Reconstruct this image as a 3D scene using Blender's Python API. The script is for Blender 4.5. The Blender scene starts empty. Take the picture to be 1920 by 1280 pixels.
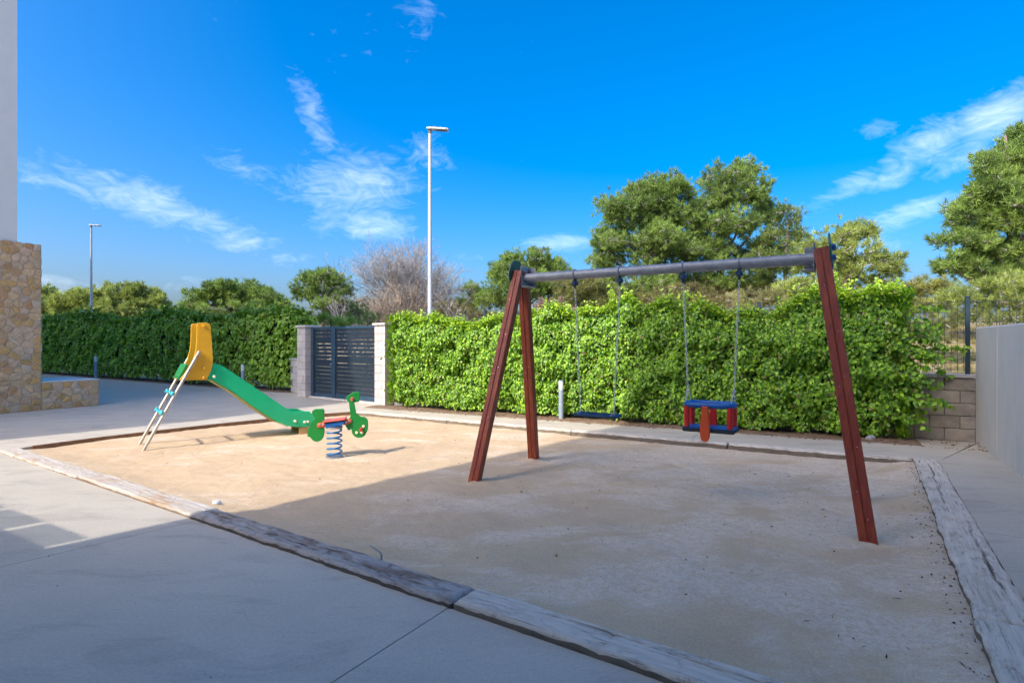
import bpy, bmesh, math, random
import numpy as np
from mathutils import Vector, Matrix

random.seed(7)
rng = np.random.default_rng(7)
scene = bpy.context.scene
col = scene.collection
R = math.radians

# ------------------------------------------------------------------ camera
FPX, CAMH = 1062.0, 1.6          # focal length in photo pixels, eye height
cam = bpy.data.cameras.new('camera')
cam.sensor_width = 36.0
cam.lens = 36.0 * FPX / 1920.0
cam.clip_start, cam.clip_end = 0.05, 3000
camo = bpy.data.objects.new('camera', cam)
camo.location = (0, 0, CAMH)
camo.rotation_euler = (R(90), 0, 0)
col.objects.link(camo)
scene.camera = camo

# ------------------------------------------------------------------ sun, sky, exposure
SUN_AZ = (0.663, 0.749)           # direction in which shadows fall
SUN_EL = 43.0
SKY_STRENGTH = 0.15
SUN_STRENGTH = 2.0
EXPOSURE = 1.27
sun = bpy.data.lights.new('sun', 'SUN')
sun.energy = SUN_STRENGTH
sun.angle = R(0.53)
sun.color = (0.86, 0.815, 0.745)
suno = bpy.data.objects.new('sun', sun)
ce = math.cos(R(SUN_EL))
suno.rotation_euler = Vector((SUN_AZ[0]*ce, SUN_AZ[1]*ce, -math.sin(R(SUN_EL)))).to_track_quat('-Z', 'Y').to_euler()
suno.location = (-20, -20, 30)
col.objects.link(suno)

world = bpy.data.worlds.new('World')
scene.world = world
world.use_nodes = True
wn, wl = world.node_tree.nodes, world.node_tree.links
wn.clear()


def wnode(t, **kw):
    n = wn.new(t)
    for k, v in kw.items():
        setattr(n, k, v)
    return n


def wmath(op, a, b=None, clamp=False):
    n = wnode('ShaderNodeMath', operation=op, use_clamp=clamp)
    for i, s in enumerate((a, b)):
        if s is None:
            continue
        if isinstance(s, (int, float)):
            n.inputs[i].default_value = s
        else:
            wl.new(s, n.inputs[i])
    return n.outputs[0]


sky = wnode('ShaderNodeTexSky', sky_type='NISHITA')
sky.sun_disc = False
sky.sun_elevation = R(SUN_EL)
sky.sun_rotation = math.atan2(-SUN_AZ[0], -SUN_AZ[1])
sky.altitude = 0
sky.air_density = 0.8
sky.dust_density = 5.0
sky.ozone_density = 4.0
hsv = wnode('ShaderNodeHueSaturation')
hsv.inputs['Hue'].default_value = 0.5
hsv.inputs['Saturation'].default_value = 1.56
hsv.inputs['Value'].default_value = 1.0
wl.new(sky.outputs[0], hsv.inputs['Color'])
tc = wnode('ShaderNodeTexCoord')
sp = wnode('ShaderNodeSeparateXYZ')
wl.new(tc.outputs['Generated'], sp.inputs[0])
az = wmath('ARCTAN2', sp.outputs[0], sp.outputs[1])
el = wmath('ARCSINE', sp.outputs[2])
cmb = wnode('ShaderNodeCombineXYZ')
wl.new(az, cmb.inputs[0]); wl.new(el, cmb.inputs[1])


def ang(px, py):
    a = math.atan((px-960)/FPX)
    return a, math.atan((640-py)/FPX*math.cos(a))


def cloud_blob(px, py, rx, ry, rot, amp):
    a, e = ang(px, py)
    mp = wnode('ShaderNodeMapping', vector_type='TEXTURE')
    mp.inputs['Location'].default_value = (a, e, 0)
    mp.inputs['Rotation'].default_value = (0, 0, R(rot))
    k = math.cos(a)**1.5
    mp.inputs['Scale'].default_value = (1.3*rx/FPX*k, 1.45*ry/FPX*k, 1)
    wl.new(cmb.outputs[0], mp.inputs['Vector'])
    ln = wnode('ShaderNodeVectorMath', operation='LENGTH')
    wl.new(mp.outputs[0], ln.inputs[0])
    mr = wnode('ShaderNodeMapRange', interpolation_type='SMOOTHSTEP')
    mr.inputs['From Min'].default_value = 1.0
    mr.inputs['From Max'].default_value = 0.0
    mr.inputs['To Max'].default_value = amp
    wl.new(ln.outputs['Value'], mr.inputs['Value'])
    return mr.outputs[0]


mask = None
for b in [(270, 375, 290, 50, -13, .56), (470, 460, 170, 40, -12, .42), (120, 345, 120, 28, -6, .45),
          (660, 345, 180, 85, 8, .58), (590, 225, 45, 110, 26, .52), (690, 420, 140, 45, -3, .6),
          (440, 310, 140, 40, -16, .42), (800, 290, 110, 50, 5, .34),
          (1590, 352, 120, 34, 20, .58), (1740, 275, 120, 60, 10, .66), (1860, 225, 120, 62, 26, .72), (1680, 325, 110, 40, 30, .60), (1710, 398, 130, 36, 14, .66), (1800, 300, 110, 40, 18, .55),
          (1650, 245, 60, 25, -10, .45), (1050, 458, 90, 26, 4, .62), (780, 50, 60, 80, -30, .30),
          (110, 535, 130, 30, 0, .45), (330, 530, 200, 24, 0, .28), (880, 480, 120, 20, 0, .30), (1600, 470, 160, 45, 8, .36)]:
    m = cloud_blob(*b)
    mask = m if mask is None else wmath('MAXIMUM', mask, m)
# thin high cloud carried on over the rest of the sky
gmp = wnode('ShaderNodeMapping'); gmp.inputs['Scale'].default_value = (1.2, 3.0, 1); gmp.inputs['Location'].default_value = (3.1, 1.7, 0)
wl.new(cmb.outputs[0], gmp.inputs[0])
gn = wnode('ShaderNodeTexNoise'); gn.inputs['Scale'].default_value = 1.3; gn.inputs['Detail'].default_value = 3
wl.new(gmp.outputs[0], gn.inputs['Vector'])
gm = wnode('ShaderNodeMapRange'); gm.inputs['From Min'].default_value = .55; gm.inputs['From Max'].default_value = .8; gm.inputs['To Max'].default_value = .3
wl.new(gn.outputs[0], gm.inputs['Value'])
mask = wmath('MAXIMUM', mask, gm.outputs[0])
# wisp texture
nmp = wnode('ShaderNodeMapping'); nmp.inputs['Rotation'].default_value = (0, 0, R(14)); nmp.inputs['Scale'].default_value = (1.0, 2.1, 1)
wl.new(cmb.outputs[0], nmp.inputs[0])
n1 = wnode('ShaderNodeTexNoise'); n1.inputs['Scale'].default_value = 6.0; n1.inputs['Detail'].default_value = 9; n1.inputs['Roughness'].default_value = .66; n1.inputs['Distortion'].default_value = 1.1
wl.new(nmp.outputs[0], n1.inputs['Vector'])
n2 = wnode('ShaderNodeTexNoise'); n2.inputs['Scale'].default_value = 17; n2.inputs['Detail'].default_value = 7; n2.inputs['Roughness'].default_value = .62; n2.inputs['Distortion'].default_value = 2.2
wl.new(nmp.outputs[0], n2.inputs['Vector'])
nz = wmath('ADD', wmath('MULTIPLY', n1.outputs[0], .58), wmath('MULTIPLY', n2.outputs[0], .42))
dens = wmath('MULTIPLY', wmath('SUBTRACT', wmath('ADD', nz, wmath('MULTIPLY', mask, .62)), .64), 2.2, True)
dens = wmath('MULTIPLY', wmath('POWER', dens, 1.3), .50)
mixc = wnode('ShaderNodeMixRGB')
mixc.inputs[2].default_value = (4.9, 5.2, 6.0, 1)
wl.new(dens, mixc.inputs[0]); wl.new(hsv.outputs[0], mixc.inputs[1])
bg = wnode('ShaderNodeBackground'); bg.inputs['Strength'].default_value = SKY_STRENGTH
wl.new(mixc.outputs[0], bg.inputs['Color'])
wo = wnode('ShaderNodeOutputWorld')
wl.new(bg.outputs[0], wo.inputs['Surface'])

vs = scene.view_settings
vs.view_transform = 'Standard'
vs.look = 'None'
vs.exposure = EXPOSURE
vs.gamma = 1.0
vs.use_curve_mapping = False
scene.cycles.max_bounces = 6
scene.cycles.transparent_max_bounces = 8

# ------------------------------------------------------------------ helpers
def sx(px, D):
    return (px-960)/FPX*D


def sz(py, D):
    return CAMH+(640-py)/FPX*D


def _hash(ix, iy, seed):
    n = (ix.astype(np.int64)*374761393 + iy.astype(np.int64)*668265263 + seed*1442695041) & 0xffffffff
    n = ((n ^ (n >> 13))*1274126177) & 0xffffffff
    return ((n ^ (n >> 16)) & 0xffff)/65535.0


def vnoise(x, y, seed=0):
    x = np.asarray(x, float); y = np.asarray(y, float)
    ix, iy = np.floor(x), np.floor(y)
    fx, fy = x-ix, y-iy
    fx = fx*fx*(3-2*fx); fy = fy*fy*(3-2*fy)
    a = _hash(ix, iy, seed); b = _hash(ix+1, iy, seed); c = _hash(ix, iy+1, seed); d = _hash(ix+1, iy+1, seed)
    return (a*(1-fx)+b*fx)*(1-fy)+(c*(1-fx)+d*fx)*fy


def fbm(x, y, seed=0, oct=4):
    s = 0; a = .5; t = 0
    for i in range(oct):
        s = s+a*vnoise(np.asarray(x)*2**i, np.asarray(y)*2**i, seed+i*17); t += a; a *= .5
    return s/t


def link(o, parent=None):
    col.objects.link(o)
    if parent is not None:
        o.parent = parent
    return o


def tag(o, label=None, cat=None, group=None, kind=None):
    if label: o['label'] = label
    if cat: o['category'] = cat
    if group: o['group'] = group
    if kind: o['kind'] = kind
    return o


def empty(name, loc, label, cat, group=None, rz=0):
    o = bpy.data.objects.new(name, None)
    o.location = loc
    o.rotation_euler = (0, 0, rz)
    o.empty_display_size = .2
    link(o)
    return tag(o, label, cat, group)


class MB:
    """collects shapes into one mesh"""
    def __init__(s):
        s.v = []; s.f = []

    def add(s, vs_, fs_):
        n = len(s.v)
        s.v += [tuple(p) for p in vs_]
        s.f += [tuple(i+n for i in f) for f in fs_]
        return s

    def box(s, c, size, ax=None):
        ax = ax or (Vector((1, 0, 0)), Vector((0, 1, 0)), Vector((0, 0, 1)))
        c = Vector(c); h = [d/2 for d in size]
        p = [c+ax[0]*(a*h[0])+ax[1]*(b*h[1])+ax[2]*(d*h[2]) for d in (-1, 1) for b in (-1, 1) for a in (-1, 1)]
        return s.add(p, [(0, 2, 3, 1), (4, 5, 7, 6), (0, 1, 5, 4), (2, 6, 7, 3), (0, 4, 6, 2), (1, 3, 7, 5)])

    def cbox(s, c, size, ch, ax=None):
        """box with chamfered edges: octagonal section along local z and inset ends"""
        ax = ax or (Vector((1, 0, 0)), Vector((0, 1, 0)), Vector((0, 0, 1)))
        c = Vector(c); a, b, d = [q/2 for q in size]

        def ring(i, z):
            x, y = a-i, b-i
            k = max(ch-i*.3, 1e-4)
            pts = [(x-k, -y), (x, -y+k), (x, y-k), (x-k, y), (-x+k, y), (-x, y-k), (-x, -y+k), (-x+k, -y)]
            return [c+ax[0]*p[0]+ax[1]*p[1]+ax[2]*z for p in pts]
        vv = ring(ch, -d)+ring(0, -d+ch)+ring(0, d-ch)+ring(ch, d)
        ff = [tuple(range(7, -1, -1)), tuple(range(24, 32))]
        for r in range(3):
            for i in range(8):
                j = (i+1) % 8
                ff.append((r*8+i, r*8+j, r*8+8+j, r*8+8+i))
        return s.add(vv, ff)

    def tube(s, pts, rad, n=8, caps=True):
        pts = [Vector(p) for p in pts]
        if not hasattr(rad, '__len__'):
            rad = [rad]*len(pts)
        vv = []; ff = []
        t0 = (pts[1]-pts[0]).normalized()
        up = Vector((0, 0, 1)) if abs(t0.z) < .9 else Vector((1, 0, 0))
        x = t0.cross(up).normalized()
        for i, p in enumerate(pts):
            t = (pts[min(i+1, len(pts)-1)]-pts[max(i-1, 0)]).normalized()
            x = (x-t*x.dot(t)).normalized()
            y = t.cross(x)
            for k in range(n):
                a = 2*math.pi*k/n
                vv.append(p+(x*math.cos(a)+y*math.sin(a))*rad[i])
        for i in range(len(pts)-1):
            for k in range(n):
                j = (k+1) % n
                ff.append((i*n+k, i*n+j, i*n+n+j, i*n+n+k))
        if caps:
            ff.append(tuple(range(n-1, -1, -1)))
            ff.append(tuple((len(pts)-1)*n+k for k in range(n)))
        return s.add(vv, ff)

    def prism(s, poly, o, ax, ay, an, t, ch=0.0):
        """2-D polygon (ccw in ax, ay) extruded by t along an, optional chamfer on both rims"""
        o = Vector(o); ax = Vector(ax); ay = Vector(ay); an = Vector(an)
        n = len(poly)

        def inset(P, d):
            out = []
            for i in range(n):
                p0, p1, p2 = Vector(P[i-1]), Vector(P[i]), Vector(P[(i+1) % n])
                e1 = (p1-p0).normalized(); e2 = (p2-p1).normalized()
                m = Vector((-e1.y-e2.y, e1.x+e2.x))
                if m.length < 1e-6: m = Vector((-e1.y, e1.x))
                m.normalize()
                out.append(p1+m*d)
            return out
        P0 = [Vector(p) for p in poly]
        rings = [(inset(P0, ch), 0), (P0, ch), (P0, t-ch), (inset(P0, ch), t)] if ch > 0 else [(P0, 0), (P0, t)]
        vv = []
        for P, h in rings:
            vv += [o+ax*p[0]+ay*p[1]+an*h for p in P]
        ff = [tuple(range(n-1, -1, -1)), tuple((len(rings)-1)*n+i for i in range(n))]
        for r in range(len(rings)-1):
            for i in range(n):
                j = (i+1) % n
                ff.append((r*n+i, r*n+j, r*n+n+j, r*n+n+i))
        return s.add(vv, ff)

    def build(s, name, m, parent=None, smooth=False, fix=True):
        me = bpy.data.meshes.new(name)
        me.from_pydata([tuple(p) for p in s.v], [], s.f)
        if fix:
            bm = bmesh.new(); bm.from_mesh(me)
            bmesh.ops.recalc_face_normals(bm, faces=bm.faces)
            bm.to_mesh(me); bm.free()
        me.materials.append(m)
        if smooth:
            me.shade_smooth()
            if smooth == 'auto':
                try:
                    me.set_sharp_from_angle(angle=R(40))
                except Exception:
                    pass
        o = bpy.data.objects.new(name, me)
        return link(o, parent)


def np_mesh(name, verts, faces, m, parent=None, colr=None, smooth=False):
    """fast mesh from arrays; faces is (n, k)"""
    me = bpy.data.meshes.new(name)
    faces = np.asarray(faces, np.int32); k = faces.shape[1]
    me.vertices.add(len(verts)); me.vertices.foreach_set('co', np.asarray(verts, np.float32).ravel())
    me.loops.add(faces.size); me.loops.foreach_set('vertex_index', faces.ravel())
    me.polygons.add(len(faces))
    me.polygons.foreach_set('loop_start', np.arange(0, faces.size, k, dtype=np.int32))
    me.polygons.foreach_set('loop_total', np.full(len(faces), k, np.int32))
    if colr is not None:
        ca = me.color_attributes.new('Col', 'FLOAT_COLOR', 'POINT')
        c4 = np.ones((len(verts), 4), np.float32); c4[:, :3] = colr
        ca.data.foreach_set('color', c4.ravel())
    me.update(calc_edges=True)
    me.validate()
    me.materials.append(m)
    if smooth: me.shade_smooth()
    return link(bpy.data.objects.new(name, me), parent)


# ------------------------------------------------------------------ materials
def mat(name, c1, c2=None, rough=.6, scale=8.0, detail=6, bump=0.0, bscale=None, stretch=None, metal=0.0, spec=.5,
        lo=.35, hi=.65, c3=None, scale3=1.5, amt3=.5, lo3=.5, hi3=.7, bdist=.01, coat=0.0, objrand=0.0, rot=0.0):
    m = bpy.data.materials.new(name); m.use_nodes = True
    n, l = m.node_tree.nodes, m.node_tree.links
    p = n['Principled BSDF']
    p.inputs['Roughness'].default_value = rough
    p.inputs['Metallic'].default_value = metal
    p.inputs['Specular IOR Level'].default_value = spec
    if coat:
        p.inputs['Coat Weight'].default_value = coat; p.inputs['Coat Roughness'].default_value = .12
    t = n.new('ShaderNodeTexCoord'); mp = n.new('ShaderNodeMapping')
    l.new(t.outputs['Object'], mp.inputs[0])
    mp.inputs['Rotation'].default_value = (0, 0, rot)
    if stretch: mp.inputs['Scale'].default_value = stretch

    def noise(sc, dt, rg=.6):
        q = n.new('ShaderNodeTexNoise'); q.inputs['Scale'].default_value = sc; q.inputs['Detail'].default_value = dt; q.inputs['Roughness'].default_value = rg
        l.new(mp.outputs[0], q.inputs['Vector']); return q.outputs[0]

    def ramp(s, a, b):
        r = n.new('ShaderNodeMapRange'); r.inputs['From Min'].default_value = a; r.inputs['From Max'].default_value = b
        l.new(s, r.inputs['Value']); return r.outputs[0]

    def mix(fac, a, b):
        x = n.new('ShaderNodeMixRGB')
        for i, q in ((0, fac), (1, a), (2, b)):
            if isinstance(q, tuple): x.inputs[i].default_value = (*q, 1)
            elif isinstance(q, float): x.inputs[i].default_value = q
            else: l.new(q, x.inputs[i])
        return x.outputs[0]
    out = None
    if c2:
        out = mix(ramp(noise(scale, detail), lo, hi), c1, c2)
    if c3:
        f = ramp(noise(scale3, 5), lo3, hi3)
        mu = n.new('ShaderNodeMath'); mu.operation = 'MULTIPLY'; mu.inputs[1].default_value = amt3; l.new(f, mu.inputs[0])
        out = mix(mu.outputs[0], out if out else c1, c3)
    if objrand:
        oi = n.new('ShaderNodeObjectInfo')
        h = n.new('ShaderNodeHueSaturation')
        rr = n.new('ShaderNodeMapRange'); rr.inputs['To Min'].default_value = 1-objrand; rr.inputs['To Max'].default_value = 1+objrand
        l.new(oi.outputs['Random'], rr.inputs['Value']); l.new(rr.outputs[0], h.inputs['Value'])
        if out: l.new(out, h.inputs['Color'])
        else: h.inputs['Color'].default_value = (*c1, 1)
        out = h.outputs[0]
    if out: l.new(out, p.inputs['Base Color'])
    else: p.inputs['Base Color'].default_value = (*c1, 1)
    if bump:
        b = n.new('ShaderNodeBump'); b.inputs['Strength'].default_value = bump; b.inputs['Distance'].default_value = bdist
        l.new(noise(bscale or scale*4, 6, .65), b.inputs['Height']); l.new(b.outputs[0], p.inputs['Normal'])
    return m


def leaf_mat(name, transl=.35, rough=.5, spec=.4):
    m = bpy.data.materials.new(name); m.use_nodes = True
    n, l = m.node_tree.nodes, m.node_tree.links
    p = n['Principled BSDF']; p.inputs['Roughness'].default_value = rough; p.inputs['Specular IOR Level'].default_value = spec
    a = n.new('ShaderNodeAttribute'); a.attribute_name = 'Col'
    l.new(a.outputs['Color'], p.inputs['Base Color'])
    tr = n.new('ShaderNodeBsdfTranslucent')
    h = n.new('ShaderNodeHueSaturation'); h.inputs['Hue'].default_value = .485; h.inputs['Saturation'].default_value = 1.1; h.inputs['Value'].default_value = 1.3
    l.new(a.outputs['Color'], h.inputs['Color']); l.new(h.outputs[0], tr.inputs['Color'])
    mx = n.new('ShaderNodeMixShader'); mx.inputs[0].default_value = transl
    l.new(p.outputs[0], mx.inputs[1]); l.new(tr.outputs[0], mx.inputs[2])
    l.new(mx.outputs[0], n['Material Output'].inputs['Surface'])
    return m


M = {}
M['concrete'] = None
M['joint'] = mat('joint_dirt', (.05, .045, .04), (.08, .07, .06), rough=.95, scale=30)
M['sand'] = None
M['earth'] = mat('dry_earth', (.30, .22, .12), (.42, .33, .19), rough=.95, scale=.8, bump=.5, bscale=9, bdist=.05, c3=(.17, .16, .06), scale3=.35, amt3=.8, lo3=.45, hi3=.6)
M['soil'] = mat('soil', (.16, .10, .06), (.28, .19, .12), rough=.95, scale=14, bump=.8, bscale=60, bdist=.02)
M['white_plaster'] = mat('white_plaster', (.80, .77, .71), (.84, .81, .76), rough=.85, scale=3, bump=.15, bscale=120, bdist=.003)
M['mortar'] = mat('stone_mortar', (.52, .37, .24), (.62, .46, .32), rough=.95, scale=20, bump=.6, bscale=60, bdist=.01)
M['stones'] = [mat('stone_%d' % i, a, b, rough=.9, scale=9, bump=.9, bscale=26, bdist=.02, objrand=.13) for i, (a, b) in enumerate([
    ((.62, .40, .20), (.72, .50, .28)), ((.60, .35, .12), (.69, .43, .17)), ((.63, .41, .24), (.73, .52, .33)), ((.60, .43, .27), (.69, .52, .36)), ((.54, .30, .13), (.62, .37, .18))])]
M['block'] = mat('grey_block', (.55, .50, .46), (.66, .61, .56), rough=.9, scale=12, bump=.5, bscale=90, bdist=.006, objrand=.10)
M['block_dark'] = mat('stained_block', (.36, .30, .24), (.47, .40, .32), rough=.9, scale=7, bump=.5, bscale=90, bdist=.006, objrand=.12, c3=(.14, .12, .10), scale3=3, amt3=.6)
M['blockjoint'] = mat('block_joint', (.24, .23, .22), (.30, .29, .27), rough=.95, scale=20)
M['castconcrete'] = mat('cast_concrete', (.68, .635, .55), (.76, .715, .63), rough=.8, scale=1.6, detail=9, bump=.3, bscale=70, bdist=.003,
                        c3=(.46, .43, .38), scale3=1.6, amt3=.55, lo3=.5, hi3=.75, stretch=(1.3, 1.3, .5))
M['wood'] = None
M['edging'] = mat('brown_edging', (.17, .09, .045), (.27, .15, .08), rough=.9, scale=9, bump=.6, bscale=30, bdist=.01)
M['gate'] = mat('gate_paint', (.020, .032, .045), (.028, .042, .058), rough=.38, scale=6, spec=.5)
M['gate_frame'] = mat('gate_frame_paint', (.028, .065, .105), (.036, .078, .12), rough=.35, scale=6)
M['fence'] = mat('fence_paint', (.022, .045, .06), (.03, .055, .07), rough=.5, scale=6)
M['galv'] = mat('galvanised_steel', (.26, .27, .28), (.34, .35, .36), rough=.5, scale=14, metal=.35, bump=.1, bscale=40, bdist=.002)
M['chain'] = mat('chain_steel', (.62, .61, .60), (.74, .73, .72), rough=.4, scale=50, metal=.3)
M['lamp_grey'] = mat('lamp_paint', (.50, .53, .55), (.56, .59, .61), rough=.4, scale=3)
M['lamp_dark'] = mat('lamp_lens', (.10, .10, .11), (.14, .14, .15), rough=.3, scale=3)
M['bollard'] = mat('bollard_paint', (.30, .36, .42), (.34, .40, .46), rough=.45, scale=6)
M['opal'] = mat('opal_plastic', (.80, .80, .79), (.84, .84, .83), rough=.35, scale=5)
M['leg'] = mat('red_stained_timber', (.20, .024, .008), (.30, .044, .012), rough=.45, scale=5, detail=8, stretch=(7, 7, .6), bump=.25, bscale=20, bdist=.003, c3=(.42, .09, .022), scale3=1.3, amt3=.7, coat=.25)
M['green_disc'] = mat('green_plate', (.012, .105, .080), (.016, .12, .092), rough=.4, scale=4)
M['blue_dark'] = mat('blue_rubber', (.006, .035, .085), (.010, .05, .11), rough=.55, scale=9, bump=.2, bscale=60, bdist=.002)
M['blue'] = mat('blue_plastic', (.008, .10, .33), (.012, .12, .38), rough=.4, scale=8)
M['black'] = mat('black_rubber', (.015, .018, .025), (.022, .026, .034), rough=.6, scale=8)
M['red'] = mat('red_plastic', (.55, .018, .014), (.62, .03, .02), rough=.38, scale=7)
M['orange'] = mat('orange_plastic', (.62, .075, .015), (.70, .10, .02), rough=.4, scale=7)
M['yellow'] = mat('yellow_panel', (.76, .385, .012), (.81, .425, .018), rough=.42, scale=5, bump=.05, bscale=150, bdist=.001)
M['green'] = mat('green_chute', (.008, .47, .19), (.012, .52, .22), rough=.30, scale=3, coat=.2)
M['green_plate'] = mat('green_panel', (.006, .20, .030), (.010, .23, .038), rough=.42, scale=6)
M['olive'] = mat('chute_edge', (.30, .28, .03), (.36, .33, .04), rough=.5, scale=6)
M['steel'] = mat('steel_rail', (.52, .45, .36), (.60, .53, .43), rough=.38, scale=6, metal=.45)
M['teal'] = mat('turquoise_plastic', (.03, .42, .46), (.05, .48, .52), rough=.4, scale=6)
M['springblue'] = mat('spring_paint', (.01, .14, .36), (.015, .17, .42), rough=.3, scale=9, coat=.3)
M['pink'] = mat('faded_red_plastic', (.60, .10, .07), (.68, .15, .11), rough=.45, scale=9)
M['cream'] = mat('cream_cap', (.78, .70, .48), (.82, .75, .54), rough=.4, scale=8)
M['silver'] = mat('bolt_steel', (.7, .7, .72), (.78, .78, .8), rough=.25, metal=.9, scale=9)
M['tan_wood'] = mat('tan_block', (.42, .25, .09), (.5, .31, .12), rough=.7, scale=9)
M['bark'] = mat('pine_bark', (.17, .13, .10), (.30, .24, .20), rough=.95, scale=9, stretch=(1, 1, .3), bump=.8, bscale=12, bdist=.03)
M['twig'] = mat('grey_twigs', (.31, .285, .262), (.42, .39, .365), rough=.95, scale=3)
M['browntwig'] = mat('brown_twigs', (.32, .25, .18), (.44, .36, .28), rough=.95, scale=3)
M['stem'] = mat('hedge_stem', (.14, .10, .06), (.22, .16, .10), rough=.95, scale=12, bump=.5)
M['leaf'] = leaf_mat('hedge_leaf', .28, .36, .5)
M['needle'] = leaf_mat('pine_needles', .36, .6, .2)
M['dry'] = leaf_mat('dry_grass', .25, .8, .2)
M['darkcore'] = mat('shade_core_green', (.012, .026, .008), (.03, .055, .014), rough=.9, scale=22, bump=.9, bscale=30, bdist=.06)  # near-black green that stands for shade deep in the hedge
M['rock'] = mat('grey_rock', (.36, .37, .40), (.5, .5, .52), rough=.9, scale=14, bump=.6, bdist=.01)
M['white_chip'] = mat('white_chip', (.7, .69, .68), (.8, .79, .78), rough=.8, scale=30)
M['rust'] = mat('grey_bracket', (.33, .31, .28), (.44, .42, .39), rough=.6, scale=40, metal=.3)
M['bluepaint'] = mat('blue_paint_patch', (.05, .10, .28), (.14, .17, .30), rough=.8, scale=60)
M['window'] = mat('window_glass', (.03, .04, .05), (.04, .05, .06), rough=.08, scale=2)
M['roof'] = mat('pale_roof', (.42, .45, .52), (.5, .53, .6), rough=.7, scale=2)

g = bpy.data.materials.new('tinted_glass'); g.use_nodes = True
gn_, gl_ = g.node_tree.nodes, g.node_tree.links
gt = gn_.new('ShaderNodeBsdfTransparent'); gt.inputs[0].default_value = (.55, .57, .57, 1)
gg = gn_.new('ShaderNodeBsdfGlossy'); gg.inputs['Roughness'].default_value = .03
gx = gn_.new('ShaderNodeMixShader'); gx.inputs[0].default_value = .1
gl_.new(gt.outputs[0], gx.inputs[1]); gl_.new(gg.outputs[0], gx.inputs[2]); gl_.new(gx.outputs[0], gn_['Material Output'].inputs[0])
M['glass'] = g


def sand_material():
    m = bpy.data.materials.new('play_sand'); m.use_nodes = True
    n, l = m.node_tree.nodes, m.node_tree.links
    p = n['Principled BSDF']; p.inputs['Roughness'].default_value = .95; p.inputs['Specular IOR Level'].default_value = .2
    t = n.new('ShaderNodeTexCoord')

    def noise(sc, dt, rg=.6, dist=0, mapping=None):
        q = n.new('ShaderNodeTexNoise'); q.inputs['Scale'].default_value = sc; q.inputs['Detail'].default_value = dt
        q.inputs['Roughness'].default_value = rg; q.inputs['Distortion'].default_value = dist
        if mapping:
            mp = n.new('ShaderNodeMapping'); mp.inputs['Rotation'].default_value = (0, 0, mapping[0]); mp.inputs['Scale'].default_value = mapping[1]
            l.new(t.outputs['Object'], mp.inputs[0]); l.new(mp.outputs[0], q.inputs['Vector'])
        else:
            l.new(t.outputs['Object'], q.inputs['Vector'])
        return q.outputs[0]

    def rmp(s, a, b, lo=0., hi=1.):
        r = n.new('ShaderNodeMapRange'); r.inputs['From Min'].default_value = a; r.inputs['From Max'].default_value = b
        r.inputs['To Min'].default_value = lo; r.inputs['To Max'].default_value = hi
        l.new(s, r.inputs['Value']); return r.outputs[0]

    def mul(a, b):
        x = n.new('ShaderNodeMath'); x.operation = 'MULTIPLY'
        for i, q in enumerate((a, b)):
            if isinstance(q, float): x.inputs[i].default_value = q
            else: l.new(q, x.inputs[i])
        return x.outputs[0]

    def mix(f, a, b):
        x = n.new('ShaderNodeMixRGB'); l.new(f, x.inputs[0])
        for i, q in ((1, a), (2, b)):
            if isinstance(q, tuple): x.inputs[i].default_value = (*q, 1)
            else: l.new(q, x.inputs[i])
        return x.outputs[0]
    base = mix(rmp(noise(1.6, 6), .35, .65), (.55, .375, .22), (.62, .435, .26))
    # pale hard-packed patches, broken up, concentrated around the swing and towards the right edge (worn there)
    geo = n.new('ShaderNodeSeparateXYZ'); l.new(t.outputs['Object'], geo.inputs[0])
    wear = rmp(geo.outputs[0], -1.5, 2.8, 0.0, .14)
    na = noise(.75, 7, .62, .4, (R(-28), (1.0, 1.9, 1)))
    s_ = n.new('ShaderNodeMath'); s_.operation = 'ADD'; l.new(na, s_.inputs[0]); l.new(wear, s_.inputs[1])
    pat = mul(rmp(s_.outputs[0], .53, .63), rmp(noise(19, 6, .75, .6), .36, .56))
    base = mix(mul(pat, .9), base, (.74, .60, .46))
    brown = mul(rmp(noise(1.1, 6, .65, .5), .48, .70), .5)
    base = mix(brown, base, (.47, .305, .185))
    speck = rmp(noise(240, 2, .7), .36, .66)
    base2 = mix(mul(speck, .55), base, (.72, .58, .37))
    dark = rmp(noise(330, 2, .7), .62, .70)
    base2 = mix(mul(dark, .55), base2, (.32, .22, .13))
    grain = rmp(noise(75, 4, .75), .38, .62, .88, 1.10)
    hv = n.new('ShaderNodeHueSaturation'); l.new(grain, hv.inputs['Value']); l.new(base2, hv.inputs['Color']); base2 = hv.outputs[0]
    l.new(base2, p.inputs['Base Color'])
    b = n.new('ShaderNodeBump'); b.inputs['Strength'].default_value = .55; b.inputs['Distance'].default_value = .006
    l.new(noise(150, 4, .7), b.inputs['Height'])
    b2 = n.new('ShaderNodeBump'); b2.inputs['Strength'].default_value = .5; b2.inputs['Distance'].default_value = .03
    l.new(noise(9, 6, .65), b2.inputs['Height']); l.new(b2.outputs[0], b.inputs['Normal'])
    l.new(b.outputs[0], p.inputs['Normal'])
    return m


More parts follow.
